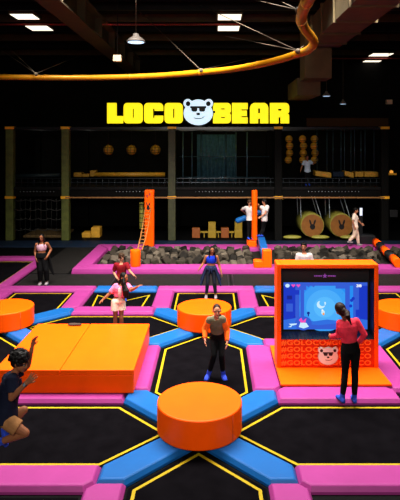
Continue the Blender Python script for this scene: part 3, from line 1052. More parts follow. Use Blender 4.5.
# ------------------------------------------------------------------ overhead rail, cables, lamps, duct
RZ = 7.0
ctl = [(-40, 77.2), (0, 77.2), (45, 77.6), (90, 77.6), (130, 76.8), (165, 75.3), (200, 72.5), (230, 69.5), (258, 64.8), (280, 59.5), (296, 54.5), (306, 51), (312.5, 46), (313.8, 41), (310, 35.5), (304.5, 28.5), (301.5, 20.5), (302.5, 12), (306.5, 3), (313, -7), (330, -22)]
raw = [V((0, 0, 0))] * 0
for px, py in ctl:
    Y = (RZ - CH) * F / (140 - py)
    raw.append(V(((px - 212.5) / F * Y, Y, RZ)))
pts = []
for i in range(len(raw) - 1):
    p = [raw[max(0, i - 1)], raw[i], raw[i + 1], raw[min(len(raw) - 1, i + 2)]]
    for s in range(6):
        q = s / 6
        pts.append(.5 * ((2 * p[1]) + (p[2] - p[0]) * q + (2 * p[0] - 5 * p[1] + 4 * p[2] - p[3]) * q * q + (3 * p[1] - p[0] - 3 * p[2] + p[3]) * q ** 3))
pts.append(raw[-1])
t = thing('ride_rail', 'curving yellow overhead ride rail hung on cables from the roof', 'rail', raw[6])
bm = B(); tube(bm, pts, .098, 16); obj('rail_tube', bm, RAILM, t)
bm = B()
for i in range(12, len(pts) - 1, 12):
    d_ = (pts[i + 1] - pts[i]).normalized()
    bm = B(); cyl(bm, pts[i] - d_ * .03, pts[i] + d_ * .03, .105, n=16)
    obj('joint_collar', bm, RAILM, t)


def cable(rail_px, rail_py, ends, label):
    Y = (RZ - CH) * F / (140 - rail_py)
    a = at(rail_px, rail_py, Y)
    t = thing('rail_cable', label, 'cable', a, 'rail cables')
    bm = B(); ball(bm, a + V((0, 0, .02)), .07, n=10, m=6); obj('clamp', bm, CABLE, t)
    for px, py in ends:
        Ye = (9.9 - CH) * F / (140 - py) if py < 140 - 5.1 * F / 34 else 34
        zt_ = 9.9 if Ye < 34 else CH + (140 - py) / F * 34
        e = V(((px - 212.5) / F * Ye, Ye, zt_))
        bm = B(); tube(bm, [a + V((0, 0, .03)), e], .011, 6); obj('wire', bm, CABLE, t)


cable(36, 74.5, [(83, 54), (-3, 47), (5, 44)], 'wires spreading from a clamp on the rail at the left')
cable(201, 71, [(140, 12), (262, 55), (187, 60)], 'wires spreading from a clamp on the rail above the bear head')
cable(298, 52, [(200, 5), (225, 36), (308, 41)], 'wires spreading from a clamp at the right bend of the rail')
cable(299, 12, [(255, 0), (280, 1)], 'wires from the clamp at the top of the rail bend')


def pendant(px, py, Y, rad, label, glow):
    c = at(px, py, Y)
    t = thing('pendant_lamp', label, 'lamp', c, 'pendant lamps')
    bm = B()
    quadgrid(bm, [ring((c.x, c.y, z), V((1, 0, 0)), V((0, 1, 0)), q, q, 28) for q, z in ((rad, c.z - .1), (rad * .95, c.z - .06), (rad * .62, c.z + .02), (rad * .36, c.z + .06), (rad * .28, c.z + .13), (rad * .1, c.z + .15))])
    obj('lamp_shade', bm, mat('brushed_shade', (.16, .13, .11), .5), t)
    bm = B(); cyl(bm, (c.x, c.y, c.z - .115), (c.x, c.y, c.z - .102), rad * .86, n=24); obj('lamp_lens', bm, mat('lens_glow_%d' % int(glow * 10), (.3, .3, .3), .4, emit=(.5, .72, 1), es=glow), t)
    bm = B(); cyl(bm, (c.x, c.y, c.z + .15), (c.x, c.y, 10.29), .012, n=6); obj('cord', bm, CABLE, t)


pendant(136, 38.5, 15.5, .265, 'pendant lamp with bluish glow left of the bear head, nearest of the three', 1.6)
pendant(326.5, 94, 27, .2, 'pendant lamp hanging at the right of the sign, left of the pair', .8)
pendant(343, 102, 28, .16, 'small low pendant lamp hanging at the right, right of the pair', .8)
for px, py, Y, lab in ((117.5, 58.5, 19, 'small cream loudspeaker box under the roof at the left'), (389, 102, 27, 'small cream loudspeaker box under the roof at the right edge')):
    c = at(px, py, Y)
    t = thing('loudspeaker', lab, 'speaker', c)
    bm = B(); box(bm, c.x - .14, c.x + .14, Y - .1, Y + .1, c.z - .11, c.z + .11); obj('speaker_box', bm, mat('cream_plastic', (.5, .36, .22), .5), t, bevel=.02)
    bm = B(); cyl(bm, (c.x, Y, c.z + .11), (c.x, Y, 10.29), .015, n=6); obj('drop_rod', bm, STEEL, t)
GL = mat('panel_glow', (.5, .5, .5), .4, emit=(1, .87, .68), es=1.6)
for px0, px1, py, dy, lab in ((14, 36, 17, 5, 'upper lit roof panel at the left'), (29, 50, 28.5, 4.5, 'lower lit roof panel at the left'), (218, 241, 17.5, 5.5, 'upper lit roof panel above the sign'), (218, 239, 28.7, 4.5, 'lower lit roof panel above the sign'),
                              (371, 391, 55, 2.6, 'upper lit roof panel at the right'), (363, 379, 62, 2.4, 'lower lit roof panel at the right')):
    zz = 9.9
    Y0 = (zz - CH) * F / (140 - py + dy / 2); Y1 = (zz - CH) * F / (140 - py - dy / 2)
    xa, xb = (px0 - 212.5) / F * (Y0 + Y1) / 2, (px1 - 212.5) / F * (Y0 + Y1) / 2
    t = thing('ceiling_light', lab, 'light', ((xa + xb) / 2, (Y0 + Y1) / 2, zz), 'lit roof panels')
    bm = B(); box(bm, xa, xb, Y0, Y1, zz, zz + .02); obj('diffuser', bm, GL, t)
    bm = B(); box(bm, xa - .06, xb + .06, Y0 - .06, Y1 + .06, zz + .021, zz + .12); obj('housing', bm, GIRDER, t)
    bm = B()
    for q in (xa + .1, xb - .1):
        cyl(bm, (q, (Y0 + Y1) / 2, zz + .12), (q, (Y0 + Y1) / 2, 10.29), .012, n=6)
    obj('hanger', bm, STEEL, t)
for py, z, lab in ((24.5, 9.75, 'red sprinkler pipe running across under the roof panels'), (58.5, 9.75, 'distant red sprinkler pipe near the right roof panels')):
    Y = (z - CH) * F / (140 - py)
    bm = B(); cyl(bm, (-14.9 if py < 50 else 3, Y, z), (1.3 if py < 50 else 14.9, Y, z), .04, n=10); tag(obj('sprinkler_pipe', bm, PIPE_RED), lab, 'pipe')
# grey ducts at the right
DUCT = mat('dull_duct', (.085, .058, .02), .8, var=.2, vscale=2)
t = thing('air_duct', 'boxy brown air duct under the roof at the upper right, beside the rail bend', 'duct', (4.7, 18, 8.4))
bm = B(); box(bm, 3.9, 5.2, 12, 22.5, 8.6, 9.6); obj('duct_run', bm, DUCT, t)
for yy in (13.5, 15.5, 17.5, 19.5, 21.5):
    bm = B(); box(bm, 3.84, 5.26, yy, yy + .08, 8.54, 9.66); obj('flange', bm, DUCT, t)
bm = B(); box(bm, 3.8, 4.9, 22.6, 23.9, 7.35, 9.5); obj('duct_drop', bm, DUCT, t)
bm = B(); box(bm, 3.7, 4.7, 23.95, 27, 6.75, 7.5); obj('duct_branch', bm, DUCT, t)

# ------------------------------------------------------------------ PEOPLE
SKIN = {'light': mat('skin_light', (.42, .19, .11), .6, spec=.15), 'mid': mat('skin_mid', (.32, .13, .07), .6, spec=.15), 'tan': mat('skin_tan', (.24, .085, .038), .6, spec=.15), 'deep': mat('skin_deep', (.21, .075, .032), .55, spec=.15)}
HAIR = {'black': mat('hair_black', (.003, .0022, .002), .5, bump=.4, bscale=60, spec=.12), 'brown': mat('hair_brown', (.012, .004, .002), .5, bump=.4, bscale=60, spec=.12), 'ash': mat('hair_ash', (.04, .02, .01), .55, bump=.4, bscale=60, spec=.12)}
EYEW = mat('eye_white', (.25, .22, .2), .4, spec=.1)
EYED = mat('eye_dark', (.006, .004, .003), .4, spec=.1)
LIP = mat('lips', (.2, .05, .04), .6, spec=.1)
CL = {}


def cloth(name, c, rough=.8):
    return mat('cloth_' + name, c, rough, var=.18, vscale=9, bump=.35, bscale=18, spec=.08)


def remesh(bm, vox, smooth=2):
    bmesh.ops.recalc_face_normals(bm, faces=bm.faces)
    me = bpy.data.meshes.new('tmp'); bm.to_mesh(me); bm.free()
    o = bpy.data.objects.new('tmp', me); COL.objects.link(o)
    md = o.modifiers.new('r', 'REMESH'); md.mode = 'VOXEL'; md.voxel_size = vox; md.use_smooth_shade = True
    if smooth:
        s = o.modifiers.new('s', 'SMOOTH'); s.factor = .5; s.iterations = smooth
    bpy.context.view_layer.update()
    out = eval_mesh(o)
    bpy.data.meshes.remove(me)
    return out


def loft(bm, rings):
    """rings: (centre, lateral vec, forward vec, half width, half depth)"""
    quadgrid(bm, [ring(c, a, b, ra, rb, 20) for c, a, b, ra, rb in rings])


class Person:
    def __init__(s, label, u, J, fwd, head_fwd, head_up=(0, 0, 1), skin='light', vox=.008, ground=None, toes=None, curl=.35, palm=None):
        s.u = u; s.J = {k: V(v) for k, v in J.items()}
        J = s.J
        s.vox = vox
        s.skin = SKIN[skin]
        s.fwd = V(fwd).normalized()
        g = ground if ground is not None else min(J['anL'].z, J['anR'].z) - .07 * u
        s.root = thing('person', label, 'person', (J['hip'].x, J['hip'].y, g))
        up = (J['neck'] - J['hip']).normalized()
        s.up = up
        s.lat = (J['shR'] - J['shL']).normalized()          # image-left to image-right shoulder
        lat2 = s.fwd.cross(up).normalized()
        if lat2.dot(s.lat) < 0:
            lat2 = -lat2
        s.hlat = lat2
        s.f2 = s.lat.cross(up).normalized()
        if s.f2.dot(s.fwd) < 0:
            s.f2 = -s.f2
        for k, sg in (('hpL', -1), ('hpR', 1)):
            if k not in J:
                J[k] = J['hip'] + lat2 * sg * .085 * u - up * .03 * u
        hf = V(head_fwd).normalized(); hu = V(head_up)
        hu = (hu - hf * hu.dot(hf)).normalized()
        hl = hf.cross(hu)
        s.HM = Matrix((hl, hf, hu)).transposed()            # columns: lateral, forward, up
        s.palm = palm or {}
        s.curl = curl
        s.toes = toes or {}
        s.body()

    def hp(s, x, y, z):
        return s.J['head'] + s.HM @ V((x, y, z)) * s.u

    def torso(s, bm, infl=0., z0=-.1, z1=1.0, wide=1.0):
        J, u = s.J, s.u
        h, n = J['hip'], J['neck']
        prof = [(-.10, .115, .085), (-.03, .162, .108), (.08, .158, .105), (.28, .128, .092), (.45, .132, .095), (.62, .155, .11), (.78, .168, .108), (.90, .15, .085), (.97, .09, .065), (1.02, .055, .055)]
        rr = []
        L = (n - h).length
        for t, a, b in prof:
            if t < z0 - .001 or t > z1 + .001:
                continue
            tt = max(0, min(1, t))
            lat = s.hlat.lerp(s.lat, tt).normalized()
            f = lat.cross(s.up).normalized()
            bow = math.sin(PI * tt) * .02 * u
            c = h + (n - h) * t - s.fwd * bow * .5
            rr.append((c, lat, f, a * u * wide + infl, b * u * wide + infl))
        loft(bm, rr)

    def arm(s, bm, side, infl=0., t1=2.0, wide=1.0):
        J, u = s.J, s.u
        a, b, c = J['sh' + side], J['el' + side], J['wr' + side]
        r = [.056 * u * wide + infl, .041 * u * wide + infl, .028 * u * wide + infl]
        ch = s.J['neck'] - s.up * .1 * u
        capsule(bm, a, r[0], ch.lerp(a, .45), r[0] * 1.15)
        if t1 <= 1:
            e = a.lerp(b, t1)
            cyl(bm, a - (b - a).normalized() * .02, e, r[0], r[0] * (1 - t1) + (r[1] + .006 * u) * t1, n=14)
            ball(bm, a, r[0])
        else:
            capsule(bm, a, r[0], b, r[1])
            e = b.lerp(c, t1 - 1)
            if t1 < 2:
                ball(bm, b, r[1]); cyl(bm, b, e, r[1], r[2] + .006 * u, n=14)
            else:
                m = b.lerp(c, .3)
                capsule(bm, b, r[1], m, r[1] * .98); capsule(bm, m, r[1] * .98, c, r[2])

    def leg(s, bm, side, infl=0., t1=2.0, wide=1.0, flare=0):
        J, u = s.J, s.u
        a, b, c = J['hp' + side], J['kn' + side], J['an' + side]
        r = [.083 * u * wide + infl, .054 * u * wide + infl, .036 * u * wide + infl + flare]
        if t1 <= 1:
            e = a.lerp(b, t1)
            ball(bm, a, r[0])
            cyl(bm, a, e, r[0], r[0] * (1 - t1) + r[1] * t1 + .012 * u + flare, n=18)
        else:
            capsule(bm, a, r[0], b, r[1])
            if t1 < 2:
                d = (c - b)
                back = (s.fwd * -1) - d.normalized() * (s.fwd * -1).dot(d.normalized())
                m = b + d * .3 + back * .012 * u
                capsule(bm, b, r[1], m, r[1] * 1.02); e = b.lerp(c, t1 - 1)
                cyl(bm, m, e, r[1] * 1.02, r[2] + (r[1] - r[2]) * (2 - t1) * 1.2, n=16)
            else:
                d = (c - b)
                back = (s.fwd * -1) - d.normalized() * (s.fwd * -1).dot(d.normalized())
                m = b + d * .3 + back * .012 * u
                capsule(bm, b, r[1] * .98, m, r[1] * 1.02); capsule(bm, m, r[1] * 1.02, c, r[2])

    def hand(s, bm, side):
        J, u = s.J, s.u
        w, e = J['wr' + side], J['el' + side]
        d = (w - e).normalized()
        n = V(s.palm.get(side, -s.hlat * (1 if side == 'R' else -1)))   # palm normal; default toward the body
        if n.length < .1:
            n = s.fwd
        n = (n - d * n.dot(d)).normalized()
        sd = d.cross(n).normalized()
        tf = s.fwd
        if sd.dot(tf) < 0:
            sd = -sd                                                    # thumb side faces forward
        for o_ in (-.026, -.009, .009, .026):
            capsule(bm, w + sd * o_ * .6 * u - d * .005 * u, .017 * u, w + d * .082 * u + sd * o_ * u, .0135 * u, n=8)
        for o_, ln in ((.031, .068), (.0105, .078), (-.0105, .072), (-.031, .055)):
            p0 = w + d * .08 * u + sd * o_ * u
            k = s.curl
            d1 = (d * math.cos(k) + n * math.sin(k)).normalized(); d2 = (d * math.cos(2.2 * k) + n * math.sin(2.2 * k)).normalized()
            spread = sd * o_ * 6.5
            p1 = p0 + (d1 + spread) * ln * .55 * u; p2 = p1 + (d2 + spread) * ln * .5 * u
            capsule(bm, p0, .0095 * u, p1, .009 * u, n=8); capsule(bm, p1, .009 * u, p2, .0078 * u, n=8)
        t0 = w + d * .03 * u + sd * .024 * u
        t1 = t0 + (d * .65 + sd * .75 + n * .25).normalized() * .038 * u
        t2 = t1 + (d * .9 + sd * .35 + n * .3).normalized() * .032 * u
        capsule(bm, t0, .0135 * u, t1, .0105 * u, n=8); capsule(bm, t1, .0105 * u, t2, .009 * u, n=8)

    def foot_dir(s, side):
        return V(s.toes.get(side, s.fwd)).normalized()

    def foot(s, bm, side, infl=0):
        u = s.u
        a = s.J['an' + side]; d = s.foot_dir(side)
        sh = (s.J['an' + side] - s.J['kn' + side]).normalized()
        dn = sh - d * sh.dot(d)
        dn = dn.normalized() if dn.length > .05 else V((0, 0, -1))
        heel = a + dn * .038 * u - d * .045 * u
        mid = a + dn * .036 * u + d * .06 * u
        toe = a + dn * .048 * u + d * .15 * u
        capsule(bm, a, .034 * u + infl, heel, .03 * u + infl)
        capsule(bm, a, .034 * u + infl, mid, .033 * u + infl)
        capsule(bm, heel, .03 * u + infl, mid, .036 * u + infl)
        sdv = d.cross(dn).normalized()
        for q in (-.014, .014):
            capsule(bm, mid + sdv * q * u, .03 * u + infl, toe + sdv * q * u, .022 * u + infl)

    def body(s):
        J, u = s.J, s.u
        bm = B()
        s.torso(bm)
        for sd in 'LR':
            s.arm(bm, sd); s.leg(bm, sd); s.hand(bm, sd); s.foot(bm, sd)
            capsule(bm, J['hp' + sd], .085 * u, J['hip'] + s.up * .05 * u, .09 * u)
        capsule(bm, J['neck'] - s.up * .03 * u, .052 * u, s.hp(0, -.015, -.06), .047 * u)
        ball(bm, s.hp(0, -.008, .025), (.077 * u, .098 * u, .092 * u), s.HM, n=20, m=14)
        ball(bm, s.hp(0, .02, -.045), (.06 * u, .07 * u, .07 * u), s.HM, n=16, m=12)
        ball(bm, s.hp(0, .062, -.092), (.028 * u, .024 * u, .022 * u), s.HM)
        capsule(bm, s.hp(0, .085, .012), .009 * u, s.hp(0, .107, -.028), .014 * u, n=8)
        ball(bm, s.hp(0, .096, -.035), (.019 * u, .014 * u, .012 * u), s.HM)
        for q in (-1, 1):
            ball(bm, s.hp(q * .079, -.01, -.012), (.013 * u, .022 * u, .034 * u), s.HM)
            ball(bm, s.hp(q * .034, .074, .026), (.03 * u, .014 * u, .011 * u), s.HM)
        me = remesh(bm, s.vox, 2)
        bm = B(); bm.from_mesh(me)
        bpy.data.meshes.remove(me)
        for f in bm.faces:
            f.smooth = True
        for q in (-1, 1):
            ball(bm, s.hp(q * .032, .081, .0), (.015 * u, .010 * u, .0085 * u), s.HM, mi=1)
            ball(bm, s.hp(q * .032, .089, .0), (.0075 * u, .005 * u, .0075 * u), s.HM, mi=2)
            tube(bm, [s.hp(q * .012, .092, .022), s.hp(q * .034, .092, .029), s.hp(q * .052, .08, .02)], .005 * u, 6, mi=2)
        ball(bm, s.hp(0, .087, -.063), (.026 * u, .009 * u, .009 * u), s.HM, mi=3)
        s.obj = obj('body', bm, [s.skin, EYEW, EYED, LIP], s.root)

    def add(s, name, bm, m, vox=None, smooth=2, label=None, parent=None):
        me = remesh(bm, vox or s.vox * 1.15, smooth)
        for p in me.polygons:
            p.use_smooth = True
        o = obj(name, me, m, parent or s.root)
        if label:
            o['label'] = label
        return o

    def shirt(s, m, sleeve=.6, z0=.0, z1=.95, loose=.016, name='shirt', arms='LR', wide=1.0):
        bm = B(); s.torso(bm, loose, z0, z1, wide)
        if sleeve:
            for sd in arms:
                s.arm(bm, sd, loose * .95, sleeve, wide)
        return s.add(name, bm, m)

    def trousers(s, m, t1=1.93, loose=.010, top=.2, name='trousers', flare=0, wide=1.0):
        bm = B(); s.torso(bm, loose, -.1, top, wide)
        for sd in 'LR':
            s.leg(bm, sd, loose, t1, wide, flare)
            capsule(bm, s.J['hp' + sd], .085 * s.u + loose, s.J['hip'] + s.up * .05 * s.u, .09 * s.u + loose)
        return s.add(name, bm, m)

    def shoes(s, m, sole=None, name='sock', infl=.009, cuff=.1):
        for sd in 'LR':
            bm = B(); s.foot(bm, sd, infl)
            a, k_ = s.J['an' + sd], s.J['kn' + sd]
            cyl(bm, a, a.lerp(k_, cuff / .42), .036 * s.u + infl, .038 * s.u + infl, n=14)
            o = s.add(name, bm, m)
            if sole:
                d = s.foot_dir(sd)
                bm = B()
                sh = (a - k_).normalized(); dn = (sh - d * sh.dot(d)).normalized()
                pa = a + dn * (.068 * s.u + infl) - d * .055 * s.u; pb = a + dn * (.066 * s.u + infl) + d * .165 * s.u
                sdv = d.cross(dn)
                obox(bm, (pa + pb) / 2, (pb - pa) / 2, sdv * .042 * s.u, dn * .011)
                obj('sole', bm, sole, o, bevel=.008)

    def hair_cap(s, bm, low=-.02, thick=.0, front=.05):
        u = s.u
        ball(bm, s.hp(0, -.022, .036), ((.086 + thick) * u, (.101 + thick) * u, (.094 + thick) * u), s.HM, n=20, m=14)
        ball(bm, s.hp(0, -.055, low), ((.078 + thick) * u, (.062 + thick) * u, .075 * u), s.HM)

    def long_hair(s, m, drop=.34, front=True, width=.085, side=0):
        u = s.u
        bm = B(); s.hair_cap(bm)
        h = s.J['head']
        down = V((0, 0, -1))
        back = -(s.HM @ V((0, 1, 0))); back.z = 0
        lat = s.HM @ V((1, 0, 0))
        n = 7
        for j in range(n):
            q = (j - (n - 1) / 2) / ((n - 1) / 2)
            p0 = s.hp(q * .06, -.06, .0)
            p1 = s.hp(q * .078, -.085, -.12)
            p2 = h + down * (.12 + drop * (.85 + .15 * random.random())) * u + back * .10 * u + lat * (q * width + side * .05) * u
            tube(bm, [p0, p1, p1.lerp(p2, .5) + back * .015, p2], [.03 * u, .03 * u, .026 * u, .008 * u], 8)
        if front:
            for q in (-1, 1):
                for k_ in range(2):
                    p0 = s.hp(q * .062, .03 - k_ * .04, .055); p1 = s.hp(q * .088, .02 - k_ * .035, -.06)
                    p2 = h + lat * (q * (.095 + .015 * k_)) * u - back * (.075 - .02 * k_) * u + down * (.12 + drop * .8) * u
                    tube(bm, [p0, p1, p1.lerp(p2, .5) - back * .01, p2], [.022 * u, .024 * u, .022 * u, .007 * u], 8)
        return s.add('hair', bm, m, smooth=1)

    def short_hair(s, m, thick=.004):
        bm = B(); s.hair_cap(bm, low=.0, thick=thick)
        for i in range(16):
            a = random.uniform(-1.2, 1.2)
            p = s.hp(.075 * math.sin(a), .06 * math.cos(a), .085 + .02 * random.random())
            capsule(bm, p, .02 * s.u, p + s.HM @ V((random.uniform(-.02, .02), .02, -.012)) * s.u, .01 * s.u, n=8)
        return s.add('hair', bm, m, smooth=1)

    def curly_hair(s, m):
        bm = B(); s.hair_cap(bm, thick=.012)
        rnd = random.Random(3)
        for i in range(150):
            z = rnd.uniform(-.35, 1); a = rnd.uniform(0, 2 * PI)
            rr = math.sqrt(max(0, 1 - z * z))
            d = V((rr * math.cos(a), rr * math.sin(a), z))
            if d.y > .45 and z < .35:
                continue
            p = s.hp(d.x * .108, -.03 + d.y * .125, .035 + d.z * .115)
            ball(bm, p, rnd.uniform(.018, .03) * s.u, n=8, m=6)
        return s.add('hair', bm, m, smooth=0)


def PJ(Y, d):
    """joint table from photo pixels and depth offsets (metres, + = farther)"""
    return {k: at(v[0], v[1], Y + (v[2] if len(v) > 2 else 0)) for k, v in d.items()}


# woman in pink-white crop top and black trousers, far left
p = Person('woman with long dark hair in pale crop top and loose black trousers, far left', 1.0,
           PJ(18.27, dict(head=(41.6, 237.6, -.03), neck=(41.8, 242.6), shL=(36.7, 244.4), shR=(47.2, 243.6), elL=(35.0, 252, .03), elR=(51.0, 249.6, .12), wrL=(36.3, 258.8, -.1), wrR=(47.2, 256.6, -.14),
                          hip=(41.5, 256.6), knL=(40.0, 270, -.08), knR=(46.0, 269.8, -.08), anL=(40.4, 282.4), anR=(47.0, 282))),
           (0.05, -1, 0), (.0, -1, -.1), skin='tan', vox=.011, ground=BZ)
p.shirt(cloth('pale_pink', (.6, .36, .45)), sleeve=0, z0=.45, z1=.9, name='crop_top')
p.trousers(cloth('black', (.003, .003, .0034)), t1=1.85, loose=.03, top=.28, flare=.0, wide=1.12)
p.shoes(cloth('white_shoe', (.2, .17, .18)), sole=cloth('blue_sole', (.03, .08, .4)), name='shoe', infl=.012, cuff=.03)
bm = B()
a, b_ = p.J['hpR'], p.J['knR']
for k_ in range(4):
    capsule(bm, a + V((.08 + .03 * k_, .05 - .03 * k_, .08)), .035, b_ + V((.12 + .035 * k_, .06, .0 - .05 * k_)), .03)
p.add('tied_jacket', bm, cloth('black', (.003, .003, .0034)))
p.long_hair(HAIR['black'], drop=.26)

# boy in red shirt
p = Person('boy with brown hair in dark red t-shirt, behind the woman in pink shirt', .92,
           PJ(16.45, dict(head=(121.6, 257.2), neck=(121.5, 262.8), shL=(116.0, 264.8), shR=(127.0, 264.4), elL=(113.6, 272.2, .05), elR=(129.6, 271, -.1), wrL=(117, 278.3, -.2), wrR=(134.2, 275.8, -.25),
                          hip=(121.6, 278), knL=(119, 288.5, -.06), knR=(124.6, 288.5, -.06), anL=(119, 298), anR=(125, 298))),
           (.25, -1, 0), (.7, -1, -.1), skin='light', vox=.01, ground=BZ)
p.shirt(cloth('dark_red', (.17, .006, .01)), sleeve=.75, z0=-.1, loose=.02, name='t_shirt')
p.trousers(cloth('charcoal', (.015, .015, .018)), loose=.018)
p.shoes(cloth('blue_sock', (.02, .05, .35)))
p.short_hair(HAIR['ash'], .014)

# woman in pink shirt and pale shorts
p = Person('woman with long black hair in pink shirt and white shorts, arms spread for balance', .95,
           PJ(13.4, dict(head=(124, 277.4), neck=(122, 283.6), shL=(116, 286.2), shR=(127.4, 285.6), elL=(109.6, 293.6, -.05), elR=(131.6, 290, -.17), wrL=(103.4, 299, -.12), wrR=(137.6, 286.6, -.27),
                         hip=(118.6, 301), knL=(115.5, 318, -.05), knR=(121.3, 318, -.05), anL=(115.5, 333.4), anR=(122, 333.4))),
           (.55, -1, 0), (1, -.45, -.08), skin='tan', vox=.009, ground=BZ, curl=.2, palm={'L': (0, 0, -1), 'R': (0, 0, -1)})
p.shirt(cloth('rose_pink', (.68, .13, .24)), sleeve=.85, z0=.12, loose=.02, name='shirt', wide=1.03)
bm = B(); c0 = p.J['neck'].lerp(p.J['hip'], .45)
f = p.f2
ball(bm, c0 + f * .118, (.05, .035, .13), n=14)
p.add('white_inner_top', bm, cloth('white', (.45, .4, .39)))
p.trousers(cloth('ivory', (.62, .52, .42)), t1=.52, loose=.02, top=.2, name='shorts', flare=.02)
p.shoes(cloth('blue_sock', (.02, .05, .35)))
p.long_hair(HAIR['black'], drop=.42, width=.09)
bm = B()
for k_ in range(3):
    a = p.hp(.05 - .03 * k_, .02 - .04 * k_, .02); b_ = at(124.5 + 1.6 * k_, 291, 13.2); c_ = at(125 + 1.8 * k_, 301 - k_, 13.2)
    tube(bm, [a, a.lerp(b_, .45) + V((0, -.02, 0)), b_, c_], [.03, .034, .032, .012], 10)
p.add('hair_lock', bm, HAIR['black'], smooth=1)

# woman in blue crop top
p = Person('woman in royal blue crop top with a jacket tied over dark leggings', .96,
           PJ(16.7, dict(head=(212.2, 250.2, -.03), neck=(211.6, 255), shL=(206.4, 256.6), shR=(216.8, 256.8), elL=(203.2, 263.6, .02), elR=(219.2, 265.2, .03), wrL=(199.6, 268.6, -.1), wrR=(221.4, 272.8, -.08),
                         hip=(210.8, 269.2), knL=(207.6, 283, -.06), knR=(214.6, 283, -.06), anL=(206.2, 295.6), anR=(215.6, 295.6))),
           (0.0, -1, 0), (.05, -1, -.05), skin='tan', vox=.01, ground=BZ)
p.shirt(cloth('royal_blue', (.006, .03, .42)), sleeve=0, z0=.45, z1=.97, name='crop_top')
p.trousers(cloth('dark_leggings', (.012, .014, .022)), t1=1.8, loose=.006, top=.28, name='leggings')
p.shoes(cloth('white_shoe', (.2, .17, .18)), name='shoe', infl=.01, cuff=.03)
bm = B()
p.torso(bm, .025, -.03, .28)
for q in (-1, 1):
    for k_ in range(5):
        e = p.J['hpL' if q < 0 else 'hpR']
        y_ = .09 - .045 * k_
        capsule(bm, e + V((q * .06, y_, .08)), .034, e + V((q * (.19 + .03 * math.sin(k_ * 2)), y_ * 1.3, -.26 - .04 * k_)), .03)
capsule(bm, p.J['hip'] + V((-.03, -.13, .06)), .025, p.J['hip'] + V((-.05, -.15, -.1)), .015)
capsule(bm, p.J['hip'] + V((.02, -.13, .06)), .025, p.J['hip'] + V((.03, -.15, -.08)), .015)
p.add('tied_jacket', bm, cloth('denim_navy', (.012, .018, .05)))
p.long_hair(HAIR['black'], drop=.26)

# woman in orange jacket, crouching forward
p = Person('woman in olive top with orange jacket slipping off her arms, crouching forward', .97,
           PJ(11.06, dict(head=(216.9, 310.6, -.42), neck=(216.4, 317, -.3), shL=(209.6, 319.6, -.28), shR=(222.6, 318.6, -.28), elL=(205, 329.4, -.2), elR=(227, 330.2, -.2), wrL=(205, 339.2, -.36), wrR=(227, 341.6, -.36),
                          hip=(217.6, 336.6, .06), knL=(214.2, 355, -.12), knR=(221.6, 355.6, -.12), anL=(208.6, 374.6, .05), anR=(223.2, 374.6, .05))),
           (0.0, -1, 0), (.06, -1, -.12), skin='light', vox=.008, ground=BZ, toes={'L': (-.25, -1, 0), 'R': (.2, -1, 0)}, curl=.3)
p.shirt(cloth('olive_grey', (.13, .12, .07)), sleeve=.25, z0=.15, z1=.97, loose=.012, name='top')
p.trousers(cloth('black', (.003, .003, .0034)), t1=1.95, loose=.007, top=.3, name='leggings')
bm = B()
for sd in 'LR':
    J_ = p.J
    a, b_, c_ = J_['sh' + sd], J_['el' + sd], J_['wr' + sd]
    a2 = a.lerp(b_, .12) + V((0, .02, 0))
    capsule(bm, a2, .072, b_, .062); ball(bm, b_, .064); cyl(bm, b_, b_.lerp(c_, .94), .062, .045, n=16)
    capsule(bm, a2 + V((0, .06, -.02)), .06, p.J['neck'] + V((0, .14, -.14)), .05)
    capsule(bm, a2 + V((0, .06, -.02)), .05, p.J['hip'] + V((-.1 if sd == 'L' else .1, .12, .2)), .04)
p.add('jacket', bm, cloth('orange', (.78, .12, .012)))
p.shoes(cloth('blue_sock_bright', (.03, .06, .5)), name='sock', infl=.012)
bm = B(); p.hair_cap(bm, thick=-.002)
capsule(bm, p.hp(.0, -.11, .02), .04, p.hp(.03, -.15, -.07), .03); capsule(bm, p.hp(.03, -.15, -.07), .03, p.hp(-.12, -.13, -.2), .022)
p.add('hair', bm, HAIR['brown'], smooth=1)

# boy leaping in the left foreground
p = Person('boy with curly hair in dark navy shirt and tan shorts leaping at the left edge', 1.02,
           PJ(7.4, dict(head=(20.5, 362), neck=(13.5, 374), shL=(8, 379, .16), shR=(12.5, 379.5, -.16), elL=(27.5, 366, .26), elR=(11.5, 398, -.24), wrL=(32, 347.5, .28), wrR=(26.5, 383, -.26),
                         hip=(6.5, 417), hpL=(8, 418, .09), hpR=(7, 421, -.09), knL=(24, 410, .12), knR=(25.5, 433, -.1), anL=(7.5, 432, .1), anR=(-3, 443, -.05))),
           (1, -.1, 0), (1, -.25, -.35), head_up=(.25, 0, 1), skin='deep', vox=.0062, ground=.9, toes={'L': (.2, 0, -1), 'R': (-.3, 0, -1)}, curl=.16, palm={'L': (.8, -.3, 0), 'R': (.2, .9, .3)})
p.shirt(cloth('night_navy', (.006, .008, .02)), sleeve=.7, z0=-.1, loose=.026, name='t_shirt', wide=1.05)
p.trousers(cloth('khaki', (.26, .12, .045)), t1=.6, loose=.018, top=.1, name='shorts', flare=.008)
p.shoes(cloth('blue_sock', (.02, .05, .35)), name='shoe', infl=.014)
p.curly_hair(HAIR['black'])
bm = B()
w_ = p.J['wrR']; d_ = (w_ - p.J['elR']).normalized()
cyl(bm, w_ - d_ * .035, w_ - d_ * .01, .034, n=18)
bd_ = obj('wristwatch_strap', bm, BLACK, p.root)
bm = B(); nn = V((0, -1, .2)); nn = (nn - d_ * nn.dot(d_)).normalized(); q_ = w_ - d_ * .022 + nn * .034
obox(bm, q_, d_ * .016, d_.cross(nn) * .016, nn * .006); obj('watch_face', bm, mat('watch_glass', (.12, .16, .2), .2), bd_, bevel=.003)

